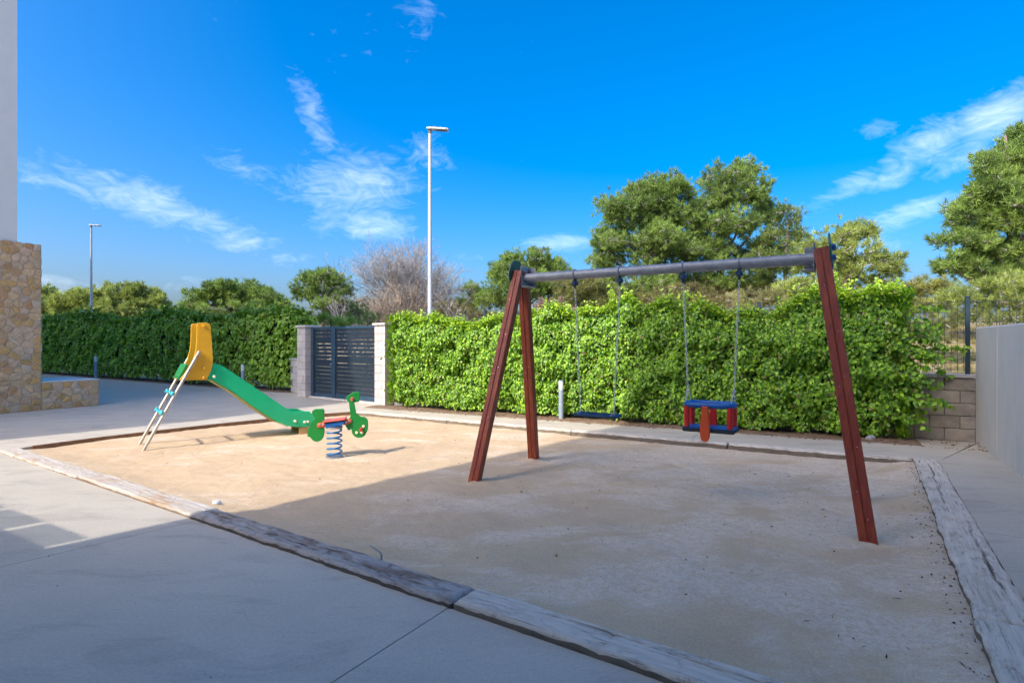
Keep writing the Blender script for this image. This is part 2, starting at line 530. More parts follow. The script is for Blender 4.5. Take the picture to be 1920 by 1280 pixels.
def wood_material(name, c1, c2, brown, dark, amt, amtdark=.55):
    """weathered sleeper; object x runs along the grain"""
    m = bpy.data.materials.new(name); m.use_nodes = True
    n, l = m.node_tree.nodes, m.node_tree.links
    p = n['Principled BSDF']; p.inputs['Roughness'].default_value = .92; p.inputs['Specular IOR Level'].default_value = .2
    t = n.new('ShaderNodeTexCoord'); oi = n.new('ShaderNodeObjectInfo')
    off = n.new('ShaderNodeVectorMath'); off.operation = 'ADD'
    ml = n.new('ShaderNodeMath'); ml.operation = 'MULTIPLY'; ml.inputs[1].default_value = 37.0; l.new(oi.outputs['Random'], ml.inputs[0])
    l.new(t.outputs['Object'], off.inputs[0]); l.new(ml.outputs[0], off.inputs[1])

    def noise(sc, dt, st, rg=.62, dist=0.):
        mp = n.new('ShaderNodeMapping'); mp.inputs['Scale'].default_value = st; l.new(off.outputs[0], mp.inputs[0])
        q = n.new('ShaderNodeTexNoise'); q.inputs['Scale'].default_value = sc; q.inputs['Detail'].default_value = dt
        q.inputs['Roughness'].default_value = rg; q.inputs['Distortion'].default_value = dist
        l.new(mp.outputs[0], q.inputs['Vector']); return q.outputs[0]

    def rmp(s, a, b, hi=1.):
        r = n.new('ShaderNodeMapRange'); r.inputs['From Min'].default_value = a; r.inputs['From Max'].default_value = b; r.inputs['To Max'].default_value = hi
        l.new(s, r.inputs['Value']); return r.outputs[0]

    def mix(f, a, b):
        x = n.new('ShaderNodeMixRGB'); l.new(f, x.inputs[0])
        for i, q in ((1, a), (2, b)):
            if isinstance(q, tuple): x.inputs[i].default_value = (*q, 1)
            else: l.new(q, x.inputs[i])
        return x.outputs[0]
    grain = noise(9, 9, (.35, 3.2, 1.6), .7, .3)
    c = mix(rmp(grain, .35, .65), c1, c2)
    c = mix(rmp(noise(2.3, 7, (.8, 2.0, 1.5), .65, .5), .5, .68, amt), c, brown)
    c = mix(rmp(noise(13, 8, (.22, 2.8, 2.0), .72, .6), .56, .68, amtdark), c, dark)
    # blotches of dirt and lichen
    c = mix(rmp(noise(6, 8, (1, 1.6, 1), .75, .4), .53, .66, amtdark*.9), c, tuple((a+b)/2 for a, b in zip(brown, dark)))
    # fine dark checks along the grain
    c = mix(rmp(noise(30, 4, (.12, 3.0, 2.0), .6), .60, .68, .5), c, dark)
    # side faces and steep slopes are mixed towards the dark tone
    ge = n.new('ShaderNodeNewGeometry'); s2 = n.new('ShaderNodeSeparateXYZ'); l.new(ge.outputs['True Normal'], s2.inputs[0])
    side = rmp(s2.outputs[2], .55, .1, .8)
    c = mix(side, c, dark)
    l.new(c, p.inputs['Base Color'])
    b = n.new('ShaderNodeBump'); b.inputs['Strength'].default_value = .8; b.inputs['Distance'].default_value = .012
    l.new(noise(14, 9, (.3, 3, 2), .72, .4), b.inputs['Height']); l.new(b.outputs[0], p.inputs['Normal'])
    return m



def concrete_material():
    m = bpy.data.materials.new('concrete_paving'); m.use_nodes = True
    n, l = m.node_tree.nodes, m.node_tree.links
    p = n['Principled BSDF']; p.inputs['Roughness'].default_value = .85; p.inputs['Specular IOR Level'].default_value = .14
    t = n.new('ShaderNodeTexCoord')

    def noise(sc, dt, rg=.6, dist=0., rot=0., st=(1, 1, 1)):
        mp = n.new('ShaderNodeMapping'); mp.inputs['Rotation'].default_value = (0, 0, rot); mp.inputs['Scale'].default_value = st
        l.new(t.outputs['Object'], mp.inputs[0])
        q = n.new('ShaderNodeTexNoise'); q.inputs['Scale'].default_value = sc; q.inputs['Detail'].default_value = dt
        q.inputs['Roughness'].default_value = rg; q.inputs['Distortion'].default_value = dist
        l.new(mp.outputs[0], q.inputs['Vector']); return q.outputs[0]

    def rmp(s_, a, b, hi=1.):
        r_ = n.new('ShaderNodeMapRange'); r_.inputs['From Min'].default_value = a; r_.inputs['From Max'].default_value = b; r_.inputs['To Max'].default_value = hi
        l.new(s_, r_.inputs['Value']); return r_.outputs[0]

    def mix(f, a, b):
        x = n.new('ShaderNodeMixRGB'); l.new(f, x.inputs[0])
        for i_, q in ((1, a), (2, b)):
            if isinstance(q, tuple): x.inputs[i_].default_value = (*q, 1)
            else: l.new(q, x.inputs[i_])
        return x.outputs[0]
    c = mix(rmp(noise(.9, 8, .62, .3), .3, .7), (.49, .432, .34), (.57, .505, .40))
    c = mix(rmp(noise(1.1, 8, .68, .8, R(-35), (1, 2.6, 1)), .50, .72, .75), c, (.36, .315, .26))      # trowel clouds
    c = mix(rmp(noise(3.2, 9, .72, 1.2, R(-20), (1, 3.2, 1)), .58, .74, .32), c, (.34, .30, .25))    # scuffs
    c = mix(rmp(noise(7, 9, .75, .5), .60, .74, .4), c, (.66, .60, .50))                                 # pale dust
    vor = n.new('ShaderNodeTexVoronoi'); vor.feature = 'DISTANCE_TO_EDGE'; vor.inputs['Scale'].default_value = .42
    mpv = n.new('ShaderNodeMapping'); l.new(t.outputs['Object'], mpv.inputs[0])
    wn_ = n.new('ShaderNodeTexNoise'); wn_.inputs['Scale'].default_value = 2.2; wn_.inputs['Detail'].default_value = 6
    l.new(t.outputs['Object'], wn_.inputs['Vector'])
    ad = n.new('ShaderNodeMixRGB'); ad.blend_type = 'ADD'; ad.inputs[0].default_value = .45
    l.new(mpv.outputs[0], ad.inputs[1]); l.new(wn_.outputs['Color'], ad.inputs[2]); l.new(ad.outputs[0], vor.inputs['Vector'])
    crack = rmp(vor.outputs['Distance'], .0035, .0, 1.0)
    gate_ = rmp(noise(.8, 5, .6), .56, .62)
    mm = n.new('ShaderNodeMath'); mm.operation = 'MULTIPLY'; l.new(crack, mm.inputs[0]); l.new(gate_, mm.inputs[1])
    m2 = n.new('ShaderNodeMath'); m2.operation = 'MULTIPLY'; m2.inputs[1].default_value = .22; l.new(mm.outputs[0], m2.inputs[0])
    c = mix(m2.outputs[0], c, (.16, .14, .12))
    gr = n.new('ShaderNodeMapRange'); gr.inputs['From Min'].default_value = .36; gr.inputs['From Max'].default_value = .64; gr.inputs['To Min'].default_value = .90; gr.inputs['To Max'].default_value = 1.08
    l.new(noise(48, 5, .78), gr.inputs['Value'])
    hv = n.new('ShaderNodeHueSaturation'); l.new(gr.outputs[0], hv.inputs['Value']); l.new(c, hv.inputs['Color']); c = hv.outputs[0]
    l.new(c, p.inputs['Base Color'])
    b = n.new('ShaderNodeBump'); b.inputs['Strength'].default_value = .3; b.inputs['Distance'].default_value = .003
    l.new(noise(160, 5, .7), b.inputs['Height'])
    b2 = n.new('ShaderNodeBump'); b2.inputs['Strength'].default_value = .35; b2.inputs['Distance'].default_value = .006
    l.new(noise(9, 7, .7, .6, R(-30), (1, 3, 1)), b2.inputs['Height']); l.new(b2.outputs[0], b.inputs['Normal'])
    l.new(b.outputs[0], p.inputs['Normal'])
    return m


M['concrete'] = concrete_material()
M['sand'] = sand_material()
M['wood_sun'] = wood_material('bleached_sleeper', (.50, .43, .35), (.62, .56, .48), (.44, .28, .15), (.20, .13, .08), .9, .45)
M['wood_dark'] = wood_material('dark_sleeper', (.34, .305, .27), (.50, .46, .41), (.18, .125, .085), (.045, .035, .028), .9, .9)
M['wood_grey'] = wood_material('grey_sleeper', (.57, .50, .40), (.72, .64, .52), (.40, .32, .23), (.07, .055, .042), .55, .7)
M['wood_pale'] = wood_material('pale_sleeper', (.60, .52, .41), (.76, .67, .54), (.46, .36, .25), (.10, .078, .055), .55, .75)

# ------------------------------------------------------------------ plan (metres; +Y away from the camera)
V2 = lambda a: Vector((a[0], a[1]))
FRONT_P, FRONT_D = Vector((-.368, 3.40)), Vector((.8275, -.5615)).normalized()
FRONT_N = Vector((-FRONT_D.y, FRONT_D.x))          # towards the sand
SAND = [(-7.45, 8.20), (-7.35, 8.67), (-6.93, 9.42), (-6.36, 10.2), (-5.80, 10.92), (-5.22, 11.56), (-4.55, 12.2), (-3.82, 12.78), (-3.50, 12.97), (1.14, 10.18), (5.69, 7.56), (2.07, 1.75)]
WALL_A = Vector((7.40, 8.99)); WALL_D = Vector((-.89, .455)).normalized(); WALL_N = Vector((.455, .89)).normalized()   # N points away from camera
GATE_L, GATE_R = Vector((-5.79, 16.30)), Vector((-3.43, 14.50))
GATE_D = (GATE_R-GATE_L).normalized(); GATE_N = Vector((-GATE_D.y, GATE_D.x))
VDIR = Vector((.51, .86)).normalized(); UDIR = Vector((VDIR.y, -VDIR.x))
LH_A, LH_B = Vector((-6.95, 17.95)), Vector((-25.5, 29.6))       # left hedge front foot, right end to left end


def inside(poly, x, y):
    x = np.asarray(x); y = np.asarray(y); r = np.zeros(x.shape, bool)
    n = len(poly)
    for i in range(n):
        x1, y1 = poly[i]; x2, y2 = poly[(i+1) % n]
        c = ((y1 > y) != (y2 > y)) & (x < (x2-x1)*(y-y1)/((y2-y1) if y2 != y1 else 1e-9)+x1)
        r ^= c
    return r


# ------------------------------------------------------------------ ground
def terrain_z(x, y):
    d = (x-WALL_A.x)*WALL_N.x+(y-WALL_A.y)*WALL_N.y
    d2 = (x-LH_A.x)*.53+(y-LH_A.y)*.848
    dd = np.where(x > -3, d, np.minimum(d, d2))
    w = np.clip((x+22)/26, 0, 1); w = w*w*(3-2*w)
    k = np.clip((dd-1.0)/26, 0, 1); k = k*k*(3-2*k)
    hgt = k*(.5+2.0*w)+np.clip((dd-24)/90, 0, 1)*3.0
    rough = (fbm(x*.35, y*.35, 3)-.5)*.5*np.clip((dd-.8)/3, 0, 1)
    return -.14+np.where(dd > .3, hgt+rough, 0)


def axis(a, b, lo, hi, n, m):
    core = np.linspace(a, b, n)
    t = np.linspace(0, 1, m+1)[1:]
    return np.concatenate([(a-(a-lo)*t[::-1]**2.6), core, b+(hi-b)*t**2.6])


gx = axis(-34, 26, -900, 900, 150, 16); gy = axis(-8, 56, -900, 1400, 150, 16)
GX, GY = np.meshgrid(gx, gy)
GZ = terrain_z(GX, GY)
nx, ny = len(gx), len(gy)
idx = np.arange(nx*ny).reshape(ny, nx)
o = np_mesh('ground', np.stack([GX.ravel(), GY.ravel(), GZ.ravel()], 1),
            np.stack([idx[:-1, :-1].ravel(), idx[:-1, 1:].ravel(), idx[1:, 1:].ravel(), idx[1:, :-1].ravel()], 1), M['earth'], smooth=True)
tag(o, 'dry ochre earth rising gently behind the wall and hedges', None, kind='structure')

# sand
sgx = np.arange(-7.7, 5.95, .04); sgy = np.arange(1.5, 13.2, .04)
SX, SY = np.meshgrid(sgx, sgy)
dr = (SX-3.14)*(-.848)+(SY-3.47)*.53                 # distance inside the right edge
df = (SX-FRONT_P.x)*FRONT_N.x+(SY-FRONT_P.y)*FRONT_N.y
SZ = -.055+.030*(fbm(SX*.8, SY*.8, 5)-.5)+.020*(fbm(SX*4, SY*4, 9)-.5)+.014*(fbm(SX*11, SY*11, 29, 2)-.5)
SZ += .045*np.exp(-((dr-.33)/.20)**2)+.028*np.exp(-((df-.30)/.22)**2)
for (hx, hy) in ((1.0, 6.66), (2.1, 5.99)):
    SZ -= .030*np.exp(-(((SX-hx)/.55)**2+((SY-hy)/.45)**2))
rs = np.random.default_rng(4)
for (hx, hy) in ((-.42, 6.70), (2.93, 4.68), (.29, 7.92), (3.66, 5.90)):
    SZ += .030*np.exp(-(((SX-hx)/.13)**2+((SY-hy)/.13)**2))
for k in range(90):                                      # footprints and scuffs
    hx, hy, a = rs.uniform(-6, 5), rs.uniform(2.5, 11), rs.uniform(0, 3.14)
    u_ = (SX-hx)*math.cos(a)+(SY-hy)*math.sin(a); v_ = -(SX-hx)*math.sin(a)+(SY-hy)*math.cos(a)
    SZ -= rs.uniform(.006, .020)*np.exp(-(u_/.13)**2-(v_/.05)**2)
SZ = np.minimum(SZ, -.008)
snx, sny = len(sgx), len(sgy)
idx = np.arange(snx*sny).reshape(sny, snx)
F = np.stack([idx[:-1, :-1].ravel(), idx[:-1, 1:].ravel(), idx[1:, 1:].ravel(), idx[1:, :-1].ravel()], 1)
cx = (SX[:-1, :-1]+.02).ravel(); cy = (SY[:-1, :-1]+.02).ravel()
cen = np.mean(np.array(SAND), 0)
grown = [(cen[0]+(p[0]-cen[0])*1.012, cen[1]+(p[1]-cen[1])*1.012) for p in SAND]
F = F[inside(grown, cx, cy)]
used, inv = np.unique(F, return_inverse=True)
o = np_mesh('sand', np.stack([SX.ravel(), SY.ravel(), SZ.ravel()], 1)[used], inv.reshape(F.shape), M['sand'], smooth=True)
tag(o, 'tan play sand filling the timber edged play area', None, kind='structure')


def sand_z(x, y):
    i = int(round((x-sgx[0])/.04)); j = int(round((y-sgy[0])/.04))
    return float(SZ[j, i])


# paving: slabs cut by saw joints
paving = tag(bpy.data.objects.new('paving', None), 'smooth grey concrete paving around the sand', None, kind='structure')
link(paving)


def clip(poly, p, nrm, off=0.0):
    """keep the side where (q-p).nrm >= off"""
    out = []
    n = len(poly)
    for i in range(n):
        a, b = Vector(poly[i]), Vector(poly[(i+1) % n])
        da, db = (a-p).dot(nrm)-off, (b-p).dot(nrm)-off
        if da >= 0: out.append(a)
        if (da >= 0) != (db >= 0): out.append(a+(b-a)*(da/(da-db)))
    return out


def slab(poly, z=0.0):
    if len(poly) < 3: return
    bm = bmesh.new()
    vsb = [bm.verts.new((p[0], p[1], z)) for p in poly]
    f = bm.faces.new(vsb)
    if f.normal.z < 0: f.normal_flip()
    r = bmesh.ops.extrude_face_region(bm, geom=[f])
    for v in r['geom']:
        if isinstance(v, bmesh.types.BMVert): v.co.z = z
    for v in vsb: v.co.z = z-.11
    bmesh.ops.triangulate(bm, faces=[f for f in bm.faces if len(f.verts) > 4])
    bmesh.ops.recalc_face_normals(bm, faces=bm.faces)
    me = bpy.data.meshes.new('slab'); bm.to_mesh(me); bm.free()
    me.materials.append(M['concrete'])
    link(bpy.data.objects.new('slab', me), paving)


def split(polys, p, nrm, gap=.008):
    p = Vector(p); nrm = Vector(nrm).normalized(); out = []
    for q in polys:
        for s_ in (1, -1):
            c = clip(q, p, nrm*s_, gap/2)
            if len(c) > 2: out.append(c)
    return out


perp = lambda d: Vector((-d[1], d[0]))
RIGHT_D = Vector((.53, .848))
# in front of the play area
front = [Vector((-24, -9)), Vector((16, -9)), Vector((16, 20)), Vector((-24, 20))]
front = clip(front, FRONT_P, -FRONT_N, 0.0)
front = clip(front, Vector((7.32, 8.94)), Vector((-.87, .495)).normalized(), 0)
fr = split([front], (-2.82, 5.07), perp((.61, .79)))
fr = split(fr, (-.41, 3.364), perp((.527, .85)))
fr = split(fr, (2.1, 1.75), perp((.527, .85)))
fr = split(fr, (-7.6, 8.3), perp((.55, .83)))
for q in fr: slab(q)
# right of the play area
right = [Vector((2.07, 1.75)), Vector((9, -3)), Vector((9, 12)), Vector((5.69, 7.56))]
right = [Vector((2.07, 1.75))+Vector((.002, 0)), Vector((5.69, 7.56)), Vector((7.40, 8.97)), Vector((7.32, 8.94)), Vector((3.0, 1.1))]
right = clip(right, Vector((7.32, 8.94)), Vector((-.87, .495)).normalized(), 0)
right = clip(right, FRONT_P, FRONT_N, .008)
rg = split([right], (3.95, 4.77), RIGHT_D)
rg = split(rg, (6.35, 8.1), Vector((.6, .8)))
for q in rg: slab(q)
# behind the play area, along the hedge
bandA = WALL_A-WALL_N*.62
far = [Vector((-3.50, 12.97)), Vector((1.14, 10.18)), Vector((5.69, 7.56)), Vector((7.05, 8.72)), bandA+WALL_D*.3, bandA+WALL_D*11.9]
fa = split([far], (2.9, 9.2), WALL_D)
fa = split(fa, (-.6, 11.3), WALL_D)
for q in fa: slab(q)
# under the end of the block wall
slab([Vector((7.05, 8.73)), Vector((7.36, 8.96)), WALL_A+WALL_D*.0, WALL_A+WALL_D*1.1, bandA+WALL_D*1.1, bandA+WALL_D*.31])
# left: between the play area, the gate and the left hedge
LH_D = (LH_B-LH_A).normalized()
left = [Vector(p) for p in reversed(SAND[0:9])]
left = [Vector((-3.51, 12.98))]+[Vector(p) for p in reversed(SAND[1:8])]+[Vector((-7.46, 8.21)), Vector((-7.46, 8.21))-FRONT_D*19, LH_B+Vector((0, -.2)), LH_A+Vector((-.2, -.25)), GATE_L+GATE_N*1.2, GATE_R+GATE_N*1.2, GATE_R-GATE_N*.1+GATE_D*.5, bandA+WALL_D*11.9]
slab(left)

# soil strips under the hedges
def strip(name, a, d, n, L, w0, w1, z, seed, label):
    ns, nw = int(L/.06), 10
    S, W = np.meshgrid(np.linspace(0, L, ns), np.linspace(0, 1, nw))
    edge = w0+.05*(fbm(S*3, S*0+seed, seed)-.5)
    wv = edge+(w1-edge)*W
    X = a.x+d.x*S+n.x*wv; Y = a.y+d.y*S+n.y*wv
    Z = z+.05*np.sin(W*3.1)*.8*fbm(S*5, W*3, seed+3)+.006
    Z[0] = z-.05
    idx = np.arange(ns*nw).reshape(nw, ns)
    o = np_mesh(name, np.stack([X.ravel(), Y.ravel(), Z.ravel()], 1), np.stack([idx[:-1, :-1].ravel(), idx[:-1, 1:].ravel(), idx[1:, 1:].ravel(), idx[1:, :-1].ravel()], 1), M['soil'], smooth=True)
    tag(o, label, None, kind='structure')


strip('soil_bed', WALL_A+WALL_D*.85, WALL_D, -WALL_N, 11.05, .86, .12, 0.0, 11, 'brown soil under the leafy hedge')
LH_N = Vector((LH_D.y, -LH_D.x))
if LH_N.y < 0: LH_N = -LH_N                                    # away from camera
strip('soil_bed', LH_A-LH_D*.2, LH_D, LH_N, 21.3, -.22, .9, 0.0, 12, 'brown soil under the long dark hedge')

# ------------------------------------------------------------------ timber sleepers
def sleeper(p0, d, n, L, w, top, mt, seed, label, cracks=1, rag=1.0, thick=.16, group='timber sleepers round the sand'):
    """p0: outer corner on the ground, d along, n across; own local frame, x along the grain"""
    na, nw = max(int(L/.022), 8), max(int(w/.0062), 6)
    A, W = np.meshgrid(np.linspace(0, 1, na), np.linspace(0, 1, nw))
    e0 = rag*.020*(fbm(A*L*3, A*0+1, seed)-.5)+rag*.012*(fbm(A*L*14, A*0+7, seed+1)-.5)
    e1 = rag*.024*(fbm(A*L*3, A*0+3, seed+2)-.5)+rag*.012*(fbm(A*L*14, A*0+5, seed+3)-.5)
    Yl = e0+(w+e1-e0)*W
    ee0 = .012*(fbm(W*4, W*0, seed+4)-.5); ee1 = .012*(fbm(W*4, W*0+5, seed+5)-.5)
    Xl = ee0+(L+ee1-ee0)*A
    Z = .010*(fbm(A*L*1.5, W*1.5, seed+6)-.5)+.010*(fbm(A*L*2.0, W*14, seed+7)-.5)+.006*(fbm(A*L*9, W*22, seed+8)-.5)
    rs = np.random.default_rng(seed)
    for c in range(cracks):
        cpos = rs.uniform(.25, .75)+.22*(fbm(A*L*1.1, A*0+c, seed+20+c)-.5)
        a0, a1 = rs.uniform(0, .35), rs.uniform(.6, 1.0)
        win = np.clip((A-a0)/.08, 0, 1)*np.clip((a1-A)/.08, 0, 1)
        wid = .0035+.004*fbm(A*L*2, A*0+9, seed+30+c)
        Z -= rag*.036*win*np.clip(fbm(A*L*3.3, A*0+2, seed+70+c)*2.6-.75, 0, 1)*np.exp(-(((W-cpos)*w)/wid)**2)
    for c in range(rs.integers(2, 5)):                        # cross checks and gouges
        ca = rs.uniform(.08, .92)
        Z -= .014*np.exp(-(((A-ca)*L+(.06*(fbm(W*3, W*0, seed+50+c)-.5)))/.010)**2)*(fbm(W*5, W*0+c, seed+60) > .5)
    edge = np.minimum(np.minimum(W, 1-W)*w, np.minimum(A, 1-A)*L)
    Z -= .022*np.clip(1-edge/.030, 0, 1)**2*(.5+fbm(A*L*10, W*6, seed+9))
    Z += top
    idx = np.arange(na*nw).reshape(nw, na)
    vt = np.stack([Xl.ravel(), Yl.ravel(), Z.ravel()], 1)
    F = np.stack([idx[:-1, :-1].ravel(), idx[:-1, 1:].ravel(), idx[1:, 1:].ravel(), idx[1:, :-1].ravel()], 1)
    per = np.concatenate([idx[0, :], idx[1:, -1], idx[-1, -2::-1], idx[-2:0:-1, 0]])
    low = vt[per].copy(); low[:, 2] = top-thick
    # a ragged middle ring for the side faces
    mid = vt[per].copy(); mid[:, 2] = top-.5*min(thick, .08)
    k = len(per); n0 = len(vt)
    mi = n0+np.arange(k); li = n0+k+np.arange(k); nxt = (np.arange(k)+1) % k
    F2 = np.concatenate([np.stack([per, mi, mi[nxt], per[nxt]], 1), np.stack([mi, li, li[nxt], mi[nxt]], 1)])
    o = np_mesh('timber_sleeper', np.concatenate([vt, mid, low]), np.concatenate([F, F2]), mt)
    d3 = Vector((d[0], d[1], 0)); n3 = Vector((n[0], n[1], 0))
    mw = Matrix.Identity(4)
    for i in range(3):
        mw[i][0] = d3[i]; mw[i][1] = n3[i]; mw[i][2] = (0, 0, 1)[i]; mw[i][3] = (p0[0], p0[1], 0)[i]
    o.matrix_world = mw
    bm = bmesh.new(); bm.from_mesh(o.data); bmesh.ops.recalc_face_normals(bm, faces=bm.faces); bm.to_mesh(o.data); bm.free()
    return tag(o, label, 'sleeper', group)


fs = lambda px, py: Vector((sx(px, FPX*CAMH/(py-640)), FPX*CAMH/(py-640)))
j0, j1, j2, j3 = -8.55, -5.70, -3.06, 0.02        # joints along the front line measured from FRONT_P
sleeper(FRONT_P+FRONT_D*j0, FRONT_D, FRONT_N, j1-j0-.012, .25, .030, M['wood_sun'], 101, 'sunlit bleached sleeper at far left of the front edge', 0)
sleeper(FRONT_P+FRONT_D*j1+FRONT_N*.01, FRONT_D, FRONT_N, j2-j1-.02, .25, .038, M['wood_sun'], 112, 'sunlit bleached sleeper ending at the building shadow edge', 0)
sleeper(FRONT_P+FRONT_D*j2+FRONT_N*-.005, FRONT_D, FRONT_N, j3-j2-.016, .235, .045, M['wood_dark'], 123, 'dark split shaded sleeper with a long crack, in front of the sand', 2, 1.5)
sleeper(FRONT_P+FRONT_D*j3, FRONT_D, FRONT_N, 2.86, .245, .052, M['wood_grey'], 134, 'pale grey cracked sleeper at the bottom edge of the photo', 1, 1.2)
# right edge
RP = Vector((5.69, 7.56)); RDn = -RIGHT_D.normalized(); RNn = Vector((-RIGHT_D.y, RIGHT_D.x)).normalized()
sleeper(RP+RDn*.005, RDn, RNn, 3.06, .285, .034, M['wood_pale'], 145, 'stained pale sleeper running from the far right sand corner', 1, 1.6)
sleeper(RP+RDn*3.085, RDn, RNn, 2.20, .295, .036, M['wood_pale'], 156, 'pale cracked sleeper along the right sand edge, nearest the camera', 2, 1.6)
sleeper(RP+RDn*5.31, RDn, RNn, 1.50, .30, .050, M['wood_pale'], 167, 'last pale sleeper of the right edge, towards the lower right corner', 1, 1.4)
# far edge
FA, FB, FC = Vector((-3.50, 12.97)), Vector((1.14, 10.18)), Vector((5.69, 7.56))
d1 = (FB-FA).normalized(); nn1 = Vector((d1.y, -d1.x)); L1 = (FB-FA).length
d2 = (FC-FB).normalized(); nn2 = Vector((d2.y, -d2.x)); L2 = (FC-FB).length
lab = ['sunlit pale sleeper at the far corner of the sand near the gate', 'sunlit pale sleeper along the far sand edge behind the red left legs',
       'shaded sleeper of the far edge, below the flat swing', 'shaded sleeper of the far edge behind the right red leg']
sleeper(FA+nn1*-.02, d1, nn1, L1*.49-.012, .19, .020, M['wood_pale'], 171, lab[0], 0)
sleeper(FA+d1*L1*.49+nn1*-.01, d1, nn1, L1*.51-.012, .19, .024, M['wood_pale'], 172, lab[1], 1)
sleeper(FB+nn2*-.01, d2, nn2, L2*.5-.02, .20, .028, M['wood_grey'], 173, lab[2], 0)
sleeper(FB+d2*L2*.5+nn2*-.015, d2, nn2, L2*.5-.31, .20, .028, M['wood_pale'], 174, lab[3], 1)
# left edge: thin brown boards that retain the paving
pts = [Vector(p) for p in SAND[1:9]]
for i in range(len(pts)-1):
    d_ = (pts[i+1]-pts[i]); L_ = d_.length; d_.normalize(); n_ = Vector((d_.y, -d_.x))
    m_ = MB()
    m_.cbox(((pts[i]+pts[i+1])/2+n_*.018).to_3d()+Vector((0, 0, -.042)), (L_+.012, .034, .10), .006, (d_.to_3d(), n_.to_3d(), Vector((0, 0, 1))))
    o = m_.build('edging_board', M['edging'])
    tag(o, 'brown edging board %s, curved left side of the sand' % ['nearest the bleached sleeper', 'second from the sleeper end', 'beside the ladder foot', 'just past the ladder', 'behind the slide middle', 'behind the slide exit', 'at the far corner'][i], 'edging board', 'edging boards along the curved left side')

# ------------------------------------------------------------------ stone cladding
def voronoi(pts, W, H):
    cells = []
    P = [Vector(p) for p in pts]
    for i, p in enumerate(P):
        poly = [Vector((0, 0)), Vector((W, 0)), Vector((W, H)), Vector((0, H))]
        for q in sorted(P, key=lambda a: (a-p).length)[1:18]:
            mid = (p+q)/2
            poly = clip(poly, mid, (p-q).normalized())
            if len(poly) < 3: break
        cells.append(poly)
    return cells


def stones(parent, o, ax, an, W, H, size, seed, top_rag=0.0):
    """irregular stones proud of a wall face; one object each"""
    rs = random.Random(seed)
    nxs, nys = max(1, round(W/size)), max(1, round(H/(size*.8)))
    pts = [((i+.5+rs.uniform(-.42, .42))*W/nxs, (j+.5+rs.uniform(-.42, .42))*H/nys) for i in range(nxs) for j in range(nys)]
    pts += [(rs.uniform(0, W), rs.uniform(0, H)) for _ in range(len(pts)//5)]
    o = Vector(o); ax = Vector(ax); an = Vector(an); az_ = Vector((0, 0, 1))
    for c in voronoi(pts, W, H):
        if len(c) < 3: continue
        ctr = sum(c, Vector((0, 0)))/len(c)
        c = [p+(ctr-p).normalized()*min(.009, (ctr-p).length*.3) for p in c]
        q = []
        for i in range(len(c)):                           # cut the corners so the stones look worn
            a, b = c[i], c[(i+1) % len(c)]
            t = rs.uniform(.14, .3)
            q += [a.lerp(b, t), a.lerp(b, 1-t)]
        pr = rs.uniform(.005, .018)
        vv = []; m = len(q)
        for s_, h_ in ((1.0, -.004), (.985, pr*.65), (.86, pr)):
            for p in q:
                r_ = ctr+(p-ctr)*s_
                vv.append(o+ax*r_.x+az_*r_.y+an*(h_+(rs.uniform(-.004, .004) if h_ > 0 else 0)))
        vv.append(o+ax*ctr.x+az_*ctr.y+an*(pr+rs.uniform(0, .008)))
        ff = []
        for r_ in range(2):
            for i in range(m):
                j = (i+1) % m
                ff.append((r_*m+i, r_*m+j, r_*m+m+j, r_*m+m+i))
        ff += [(2*m+i, 2*m+(i+1) % m, 3*m) for i in range(m)]
        mb = MB(); mb.add(vv, ff)
        mt = M['stones'][rs.choices(range(5), [6, 4, 5, 2, 3])[0]]
        mb.build('stone', mt, parent)


# left building: white, stone-clad foot at its corner
BE = Vector((-10.97, 13.2))                        # foot of the stone corner
BN = UDIR.copy()                                   # facade normal, towards the play area
v3 = VDIR.to_3d(); u3 = UDIR.to_3d(); z3 = Vector((0, 0, 1))
bl = empty('white_building', (BE.x, BE.y, 0), 'tall white rendered building at the left edge with a stone clad foot', 'building')
inv = lambda o_, p_: setattr(o_, 'matrix_parent_inverse', p_.matrix_basis.inverted())
c = BE.to_3d()-v3*(.42+8)-u3*(.07+20)
m_ = MB(); m_.box(c+Vector((0, 0, 8.2-.1)), (40.0, 16.0, 16.6), (u3, v3, z3)); o = m_.build('wall', M['white_plaster'], bl); inv(o, bl)
t0 = Vector((-14.5, 4.2))  # corner of an unseen block, added to cast shade on path and gate
c = t0.to_3d()-v3*3.5-u3*.9
m_ = MB(); m_.box(c+Vector((0, 0, 8.1)), (1.8, 7.0, 16.6), (u3, v3, z3)); o = m_.build('shading_block', M['white_plaster'], bl); inv(o, bl)
ST_W, ST_H = 1.7, 3.86
c = BE.to_3d()-v3*(ST_W/2)-u3*.35
m_ = MB(); m_.box(c+Vector((0, 0, ST_H/2-.06)), (.70, ST_W, ST_H+.08), (u3, v3, z3)); clad = m_.build('stone_cladding', M['mortar'], bl); inv(clad, bl)


stones(clad, BE.to_3d()-v3*ST_W+Vector((0, 0, .0)), v3, u3, ST_W, ST_H, .185, 21)
stones(clad, BE.to_3d()+Vector((0, 0, 0)), -u3, v3, .70, ST_H, .26, 22)
